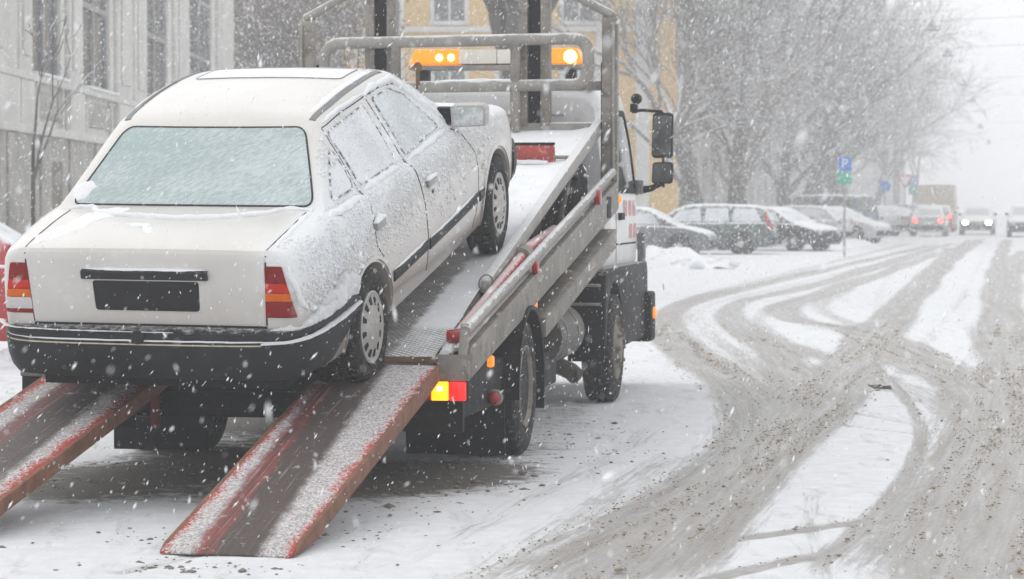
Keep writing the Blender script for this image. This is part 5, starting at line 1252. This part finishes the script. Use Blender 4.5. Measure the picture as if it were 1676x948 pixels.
pil = [(y0, yf(22)), (yf(26), yf(46)), (yf(108), yf(130)), (yf(188), yf(212)), (yf(216), yf(236)), (yf(283), yf(306)), (yf(354), yf(378))]
for (a, b_) in pil:
    pr_ = B('pilaster', (.001, a, ZS + .001), (.10, b_, ZT), M_stone, gb, .03)
    m_ = (a + b_) / 2; d_ = (b_ - a) * .32
    B('pilaster_fillet', (.101, m_ - d_, ZS + .3), (.15, m_ + d_, ZT), M_stone, gb, .03)
    B('pilaster_base', (.001, a - .05, ZL + .001), (.14, b_ + .05, ZS - .141), M_stone, gb, .03)
for i in range(14):
    yy = y0 + (y1 - y0) * i / 14
    B('plinth_pier', (.101, yy, .0), (.16, yy + 1.0, ZL - .17), M_stone2, gb, .03)

M_yel = mat('yellow_render', (.70, .46, .15), .85, 0, .06, .6)
M_yw = mat('white_trim', (.66, .65, .62), .8, 0, .05, 1)
yb = empty('yellow_building', AT(800, 96), -math.radians(2)); tag(yb, 'tall yellow building with white window trim behind the tow truck', 'building')
xs0, xs1 = -7.6, 6.9
MB().box((xs0, 0, 0), (xs1, 14, 15)).build('wall', M_yel, yb)
for i in range(5):
    for j in range(4):
        xc = xs0 + 1.45 + i * 2.36; zc = 1.2 + j * 3.5
        wn = empty('window', (xc, -.001, zc), 0, yb)
        MB().box((-.55, -.02, 0), (.55, -.004, 2.2)).build('pane', M_panew, wn)
        for a, b_ in (((-.70, -.10, -.15), (-.55, -.0, 2.4)), ((.55, -.10, -.15), (.70, -.0, 2.4)), ((-.549, -.10, 2.2), (.549, -.0, 2.42)), ((-.549, -.16, -.16), (.549, -.0, 0)), ((-.04, -.06, 0.001), (.04, -.021, 2.199))): B('frame', a, b_, M_yw, wn, .01)
for xx in (xs0, 5.35, xs1 - 3.0): B('white_pier', (xx, -.12, 0), (xx + .5, -.002, 15), M_yw, yb, .02)
for z_ in (4.3, 7.8, 11.3): B('string_course', (xs0, -.14, z_), (5.34, -.121, z_ + .2), M_yw, yb, .01)
# hazy fronts along the street
for k, (al, ln_, ht, cc, nm) in enumerate([(112, 26, 15, (.34, .32, .29), 'brown'), (140, 34, 17, (.40, .39, .36), 'grey'), (176, 44, 16, (.36, .34, .32), 'tan'), (222, 60, 18, (.38, .38, .37), 'pale'), (285, 70, 19, (.36, .35, .34), 'last')]):
    p0 = st(-15.5, al); hb_ = empty('street_building', p0, -math.radians(11)); mm = mat('front_' + nm, cc, .9, 0, .06, .5)
    tag(hb_, {'brown': 'brownish hazy street front next to the yellow building', 'grey': 'grey hazy street front behind the blue van', 'tan': 'tan hazy street front above the far parked cars', 'pale': 'pale street front fading into the snowfall', 'last': 'farthest street front, nearly lost in the snowfall'}[nm], 'building', 'street fronts in the haze')
    MB().box((-9, 0, 0), (0, ln_ - .2, ht)).build('wall', mm, hb_)
    n = int(ln_ / 4)
    for i in range(n):
        for j in range(4):
            MB().box((.0, i * 4 + 1.2, 1.5 + j * 3.8), (.05, i * 4 + 2.6, 3.8 + j * 3.8)).build('window', M_panew, hb_)

# ------------------------------------------------------------------ trees
M_bark = mat('bark', (.07, .062, .056), .95, 0, .3, 5, .5, 30, snow=.8, snow_lo=.45, snow_scale=6)
M_twig = mat('twig', (.11, .10, .095), .95, 0, .25, 3, snow=.8, snow_lo=.35, snow_scale=8)
def grow(seed, height, r0, depth, spread, kids, lean=(0, 0), first=.32, droop=.0, jit=.2, shrink=.70, low=.45):
    rd = random.Random(seed); trunk, crown = MB(), MB()
    def limb(p, d, ln, r, lv):
        n = 5 if lv < 2 else 3; pts = [p.copy()]; q = p.copy(); dd = d.copy()
        for i in range(n):
            dd = (dd + Vector((rd.uniform(-jit, jit), rd.uniform(-jit, jit), rd.uniform(-jit, jit) * .6 + (.05 if lv < 3 else -droop)))).normalized()
            q = q + dd * ln / n; pts.append(q.copy())
        rs = [max(.006, r * (1 - .45 * i / n)) for i in range(n + 1)]
        (trunk if lv == 0 else crown).tube(pts, rs, 9 if lv == 0 else 6 if lv < 3 else 3, cap=lv < 2)
        if lv >= depth: return
        k = kids[min(lv, len(kids) - 1)]
        for i in range(k):
            f = rd.uniform(low, 1.0) if i else 1.0
            idx = min(n, max(1, int(round(f * n)))); b_ = pts[idx]
            a = rd.uniform(0, 6.283); sp = spread * rd.uniform(.6, 1.25)
            u = dd.cross(Vector((0, 0, 1)) if abs(dd.z) < .95 else Vector((1, 0, 0))).normalized(); v_ = dd.cross(u)
            nd = (dd * math.cos(sp) + (u * math.cos(a) + v_ * math.sin(a)) * math.sin(sp)).normalized()
            limb(b_, nd, ln * shrink * rd.uniform(.8, 1.15), rs[idx] * (.72 if i else .85), lv + 1)
    limb(Vector((0, 0, -.1)), Vector((lean[0], lean[1], 1)).normalized(), height * first, r0, 0)
    return trunk.mesh('trunk', 60), crown.mesh('crown', 60)
def tree(name, meshes, loc, rz, sc, label, group=None, cat='tree', mats=(M_bark, M_twig)):
    root = empty(name, loc, rz); root.scale = (sc, sc, sc); tag(root, label, cat, group)
    for me, nn, mm in zip(meshes, ('trunk', 'crown'), mats): link(nn, me, mm, root)
    return root
TV = [grow(s_, 14, .27, 6, .50, (4, 4, 4, 4, 3, 3), first=.30, jit=.22) for s_ in (3, 11, 23)]
# sapling in front of the grey building
tree('sapling', grow(5, 3.6, .042, 4, .50, (3, 3, 2, 2), first=.66, jit=.09, shrink=.50, low=.8), AT(50, 33.0), .4, 1.0, 'thin bare sapling before the grey stone building')
# bare trees between the grey and the yellow building
big = grow(41, 15, .46, 5, .55, (4, 4, 3, 3, 2), first=.26, jit=.14)
tree('bare_tree', big, AT(818, 44), 1.1, 1.0, 'thick dark trunk rising straight behind the light bar')
tree('bare_tree', grow(52, 13, .24, 5, .75, (3, 4, 3, 3, 2), first=.17, jit=.16), AT(560, 46), 2.2, 1.0, 'bare tree forking into dark limbs left of the light bar')
i = 0
for al, lt, px_l in ((91, -11.0, 'bare street tree with its trunk over the green estate roof'), (99, -10.6, 'bare street tree just left of the black parked car'), (96, -13.4, 'bare street tree behind the black car'), (106, -11.4, 'bare street tree left of the parking sign'), (116, -12.2, 'bare street tree behind the blue van'),
                     (128, -11.0, 'hazy bare tree right of the parking sign'), (142, -11.6, 'hazy bare tree over the small white car'), (158, -11.0, 'hazy bare tree over the last parked cars'), (176, -11.4, 'faint bare tree left of the beige box truck'), (198, -10.8, 'very faint bare tree at the edge of the white sky'), (225, -10.6, 'nearly vanished bare tree farthest down the street'), (111, -14.2, 'bare tree of the second row behind the silver hatchback'), (134, -14.0, 'bare tree of the second row above the blue van'), (150, -13.6, 'bare tree of the second row over the hazy grey car'), (168, -13.2, 'bare tree of the second row left of the distant signs'), (188, -12.8, 'bare tree of the second row above the distant signs'), (260, -10.4, 'last pale shape of a tree under the street lamps')):
    tree('street_tree', TV[i % 3], st(lt, al), i * 1.7, 1.12 + .09 * ((i * 5) % 4), px_l, 'bare trees along the street'); i += 1
tree('street_tree', TV[1], st(5.2, 62), .6, .62, 'bare tree reaching a twig in at the top right corner', 'bare trees along the street')
# beech hedge tree that kept its dry brown leaves
bt, bc_ = grow(77, 19, .20, 4, .55, (5, 4, 4, 3), first=.2, jit=.2)
bl = MB(); tip = [v.co.copy() for v in bc_.vertices]; rd = random.Random(4)
for _ in range(7000):
    c = rd.choice(tip) + Vector((rd.gauss(0, .3), rd.gauss(0, .3), rd.gauss(0, .3))); a = Vector((rd.uniform(-1, 1), rd.uniform(-1, 1), rd.uniform(-1, .4))).normalized(); u = a.orthogonal().normalized(); s_ = rd.uniform(.06, .12)
    bl.add([c - u * s_ * .5, c + a * s_ * .6, c + u * s_ * .5, c - a * s_ * .9], [(0, 1, 2, 3)])
M_leaf = mat('dry_leaf', (.12, .075, .055), .9, 0, .4, 2)
for k, (px, dd, sc_) in enumerate(((432, 89, 1.2), (490, 93, 1.15))):
    r_ = tree('brown_leaved_tree', (bt, bc_), AT(px, dd), k * 2.1, sc_, ('tree with dry brown leaves right of the grey stone building', 'tree with dry brown leaves beside the left headboard post')[k], 'brown leaved trees')
    if k == 0: lm_ = bl.mesh('leaves'); lm_.materials.append(M_leaf)
    tag(link('leaves', lm_, None, r_), kind='stuff')

# ------------------------------------------------------------------ signs and street lamps
def flat_text(txt, size, depth=.004):
    cu = bpy.data.curves.new('t', 'FONT'); cu.body = txt; cu.size = size; cu.extrude = depth; cu.align_x = 'CENTER'; cu.align_y = 'CENTER'
    o = bpy.data.objects.new('t', cu); COL.objects.link(o); dg = bpy.context.evaluated_depsgraph_get()
    me = bpy.data.meshes.new_from_object(o.evaluated_get(dg)); bpy.data.objects.remove(o)
    me.transform(Matrix.Rotation(math.pi / 2, 4, 'X')); return me
M_blue = mat('sign_blue', (.03, .16, .55), .5, 0, .05); M_green = mat('sign_green', (.03, .38, .26), .5, 0, .05); M_signw = mat('sign_white', (.75, .75, .75), .5, 0, .04); M_pole = mat('sign_pole', (.30, .30, .30), .5, .3)
def sign(px, d, ztop, wd, label, letter=True):
    rt = empty('parking_sign', AT(px, d), -math.radians(4)); tag(rt, label, 'sign')
    T('pole', [(0, .04, 0), (0, .04, ztop + .05)], .035, M_pole, rt, 10)
    MB().box((-wd / 2, -.02, ztop - wd), (wd / 2, .0, ztop)).build('blue_panel', M_blue, rt, 40, .01)
    MB().box((-wd / 2, -.02, ztop - wd * 1.95), (wd / 2, .0, ztop - wd * 1.03)).build('green_panel', M_green, rt, 40, .01)
    if letter:
        o = link('letter', flat_text('P', wd * .95), M_signw, rt); o.location = (0, -.026, ztop - wd / 2)
    MB().box((-wd * .3, -.026, ztop - wd * 1.45), (wd * .3, -.021, ztop - wd * 1.38)).build('panel_mark', mat('panel_mark', (.25, .55, .45), .5), rt)
sign(1382, 76, 2.89, .40, 'blue P parking sign over a green panel by the parked cars')
sign(1494, 150, 3.1, .52, 'smaller distant blue and green parking sign past the parked cars')
rt = empty('warning_sign', AT(1481, 148), -.1); tag(rt, 'distant white warning triangle with red border on a pole', 'sign'); T('pole', [(0, .04, 0), (0, .04, 3.1)], .035, M_pole, rt, 8)
MB().prism([(-.5, 3.2), (.5, 3.2), (0, 2.35)], -.02, 0, 'y').build('border', mat('sign_red', (.6, .05, .05), .5), rt); MB().prism([(-.34, 3.11), (.34, 3.11), (0, 2.54)], -.026, -.021, 'y').build('panel', M_signw, rt)
rt = empty('mandatory_sign', AT(1448, 134), -.1); tag(rt, 'distant round blue sign on a pole over the parked cars', 'sign'); T('pole', [(0, .04, 0), (0, .04, 2.6)], .035, M_pole, rt, 8)
MB().lathe([(-.02, 0), (-.02, .3), (0, .3), (0, 0)], 24, 'y', (0, 0, 2.45)).build('disc', M_blue, rt)
M_lamp = mat('lamp_grey', (.20, .205, .21), .5, 0, .1, 6, snow=1, snow_lo=.5)
for k, (px, py, al) in enumerate(((1524, 38, 99), (1550, 82, 117), (1577, 132, 145), (1591, 160, 168), (1603, 204, 205), (1617, 231, 240))):
    h = CAM_H + (HORIZ - py) * al * .98 / F_PX; p0 = AT(px, al)
    rt = empty('hanging_street_lamp', (p0.x, p0.y, h), -math.radians(11)); tag(rt, ('nearest and largest street lamp hanging over the road', 'second hanging street lamp, below the largest', 'third hanging street lamp from the top', 'fourth hanging street lamp from the top', 'fifth faint hanging street lamp', 'lowest and faintest hanging street lamp')[k], 'street lamp', 'lamps on cables over the street')
    MB().lathe([(-.16, 0), (-.17, .26), (-.12, .27), (-.02, .17), (.10, .12), (.16, .05), (.20, .02), (.20, 0)], 20, 'z').build('lamp_shade', M_lamp, rt, 40)
    T('cable', [(-11, 0, .75), (-5, 0, .38), (0, 0, .20), (5, 0, .38), (11, 0, .75)], .006, M_black, rt, 5)

# ------------------------------------------------------------------ falling snow and the air
NF = 78000
C = np.c_[rng.uniform(-6, 6, NF), rng.uniform(4.0, 26, NF), rng.uniform(.02, 4.4, NF)]
ax1 = np.c_[rng.normal(-.42, .42, NF), rng.normal(-.1, .4, NF), -np.ones(NF)]; ax1 /= np.linalg.norm(ax1, axis=1)[:, None]
ref = rng.normal(0, 1, (NF, 3)); a2 = np.cross(ax1, ref); a2 /= np.linalg.norm(a2, axis=1)[:, None]; a3 = np.cross(ax1, a2)
C[:90] = np.c_[rng.uniform(-.7, .7, 90), rng.uniform(2.0, 4.5, 90), rng.uniform(.9, 2.0, 90)]
AXS = np.stack([a2, a3, ax1], -1); base = rng.lognormal(-6.58, .45, NF)
SZ = np.c_[base, base, base * rng.uniform(1.4, 6.0, NF)]
m, t, N, L, b = new_mat('snowflake'); b.inputs['Base Color'].default_value = (.90, .91, .92, 1); b.inputs['Roughness'].default_value = .9
o = scatter_mesh('falling_snow', C, SZ, m, AXS); tag(o, 'snowflakes falling through the air over the whole street', 'snowfall', kind='stuff')

# the denser flurry down the street, in front of the far houses: one block of flakes repeated over the area
NG = 15000; BX, BY, BZ = 13.0, 13.0, 10.5
C = np.c_[rng.uniform(-BX / 2, BX / 2, NG), rng.uniform(-BY / 2, BY / 2, NG), rng.uniform(.03, BZ, NG)]
r_ = rng.lognormal(-4.95, .28, NG); a_ = rng.normal(0, 1, (NG, 3)); a_ /= np.linalg.norm(a_, axis=1)[:, None]; b2 = np.cross(a_, rng.normal(0, 1, (NG, 3))); b2 /= np.linalg.norm(b2, axis=1)[:, None]
src = scatter_mesh('flurry_block', C, np.c_[r_, r_, r_ * 1.5], m, np.stack([b2, np.cross(a_, b2), a_], -1)); blk = src.data
bpy.data.objects.remove(src)
pts = []
yk = 41.0
while yk < 190:
    hwid = .215 * (yk + 8) + 3; nk = max(1, int(math.ceil(2 * hwid / BX)))
    pts += [((q + .5) / nk * 2 * hwid - hwid, yk, 0) for q in range(nk)]; yk += BY
fo = empty('far_flurry', (0, 0, 0)); tag(fo, 'dense flurry of snow filling the air far down the street', 'snowfall', kind='stuff')
pm = bpy.data.meshes.new('far_flurry'); pm.from_pydata(pts, [], [])
bpy.data.objects.remove(fo); fo = link('far_flurry', pm, None); tag(fo, 'dense flurry of snow filling the air far down the street', 'snowfall', kind='stuff')
ng = bpy.data.node_groups.new('flurry', 'GeometryNodeTree'); ng.interface.new_socket('Geometry', in_out='INPUT', socket_type='NodeSocketGeometry'); ng.interface.new_socket('Geometry', in_out='OUTPUT', socket_type='NodeSocketGeometry')
gi = ng.nodes.new('NodeGroupInput'); go_ = ng.nodes.new('NodeGroupOutput'); ip = ng.nodes.new('GeometryNodeInstanceOnPoints'); oi = ng.nodes.new('GeometryNodeObjectInfo'); rv = ng.nodes.new('FunctionNodeRandomValue'); cx = ng.nodes.new('ShaderNodeCombineXYZ'); mu = ng.nodes.new('ShaderNodeMath')
hold = bpy.data.objects.new('flurry_block', blk)
oi.inputs[0].default_value = hold; oi.inputs['As Instance'].default_value = True
rv.data_type = 'INT'; rv.inputs[4].default_value = 0; rv.inputs[5].default_value = 3
mu.operation = 'MULTIPLY'; mu.inputs[1].default_value = math.pi / 2
ng.links.new(gi.outputs[0], ip.inputs['Points']); ng.links.new(oi.outputs['Geometry'], ip.inputs['Instance'])
ng.links.new(rv.outputs[2], mu.inputs[0]); ng.links.new(mu.outputs[0], cx.inputs[2]); ng.links.new(cx.outputs[0], ip.inputs['Rotation'])
ng.links.new(ip.outputs[0], go_.inputs[0])
md = fo.modifiers.new('flurry', 'NODES'); md.node_group = ng

hz = MB().box((-460, -70, -1.05), (660, 910, 24)).build('haze', None); hz.data.materials.clear()
hm = bpy.data.materials.new('snow_haze'); hm.use_nodes = True; hm.node_tree.nodes.clear()
ho = hm.node_tree.nodes.new('ShaderNodeOutputMaterial'); hv = hm.node_tree.nodes.new('ShaderNodeVolumePrincipled')
hv.inputs['Color'].default_value = (.97, .975, .985, 1); hv.inputs['Density'].default_value = .0033; hv.inputs['Anisotropy'].default_value = 0.0
hm.node_tree.links.new(hv.outputs[0], ho.inputs['Volume']); hz.data.materials.append(hm)
tag(hz, 'pale air full of fine snow fading the far street', 'haze', kind='stuff')
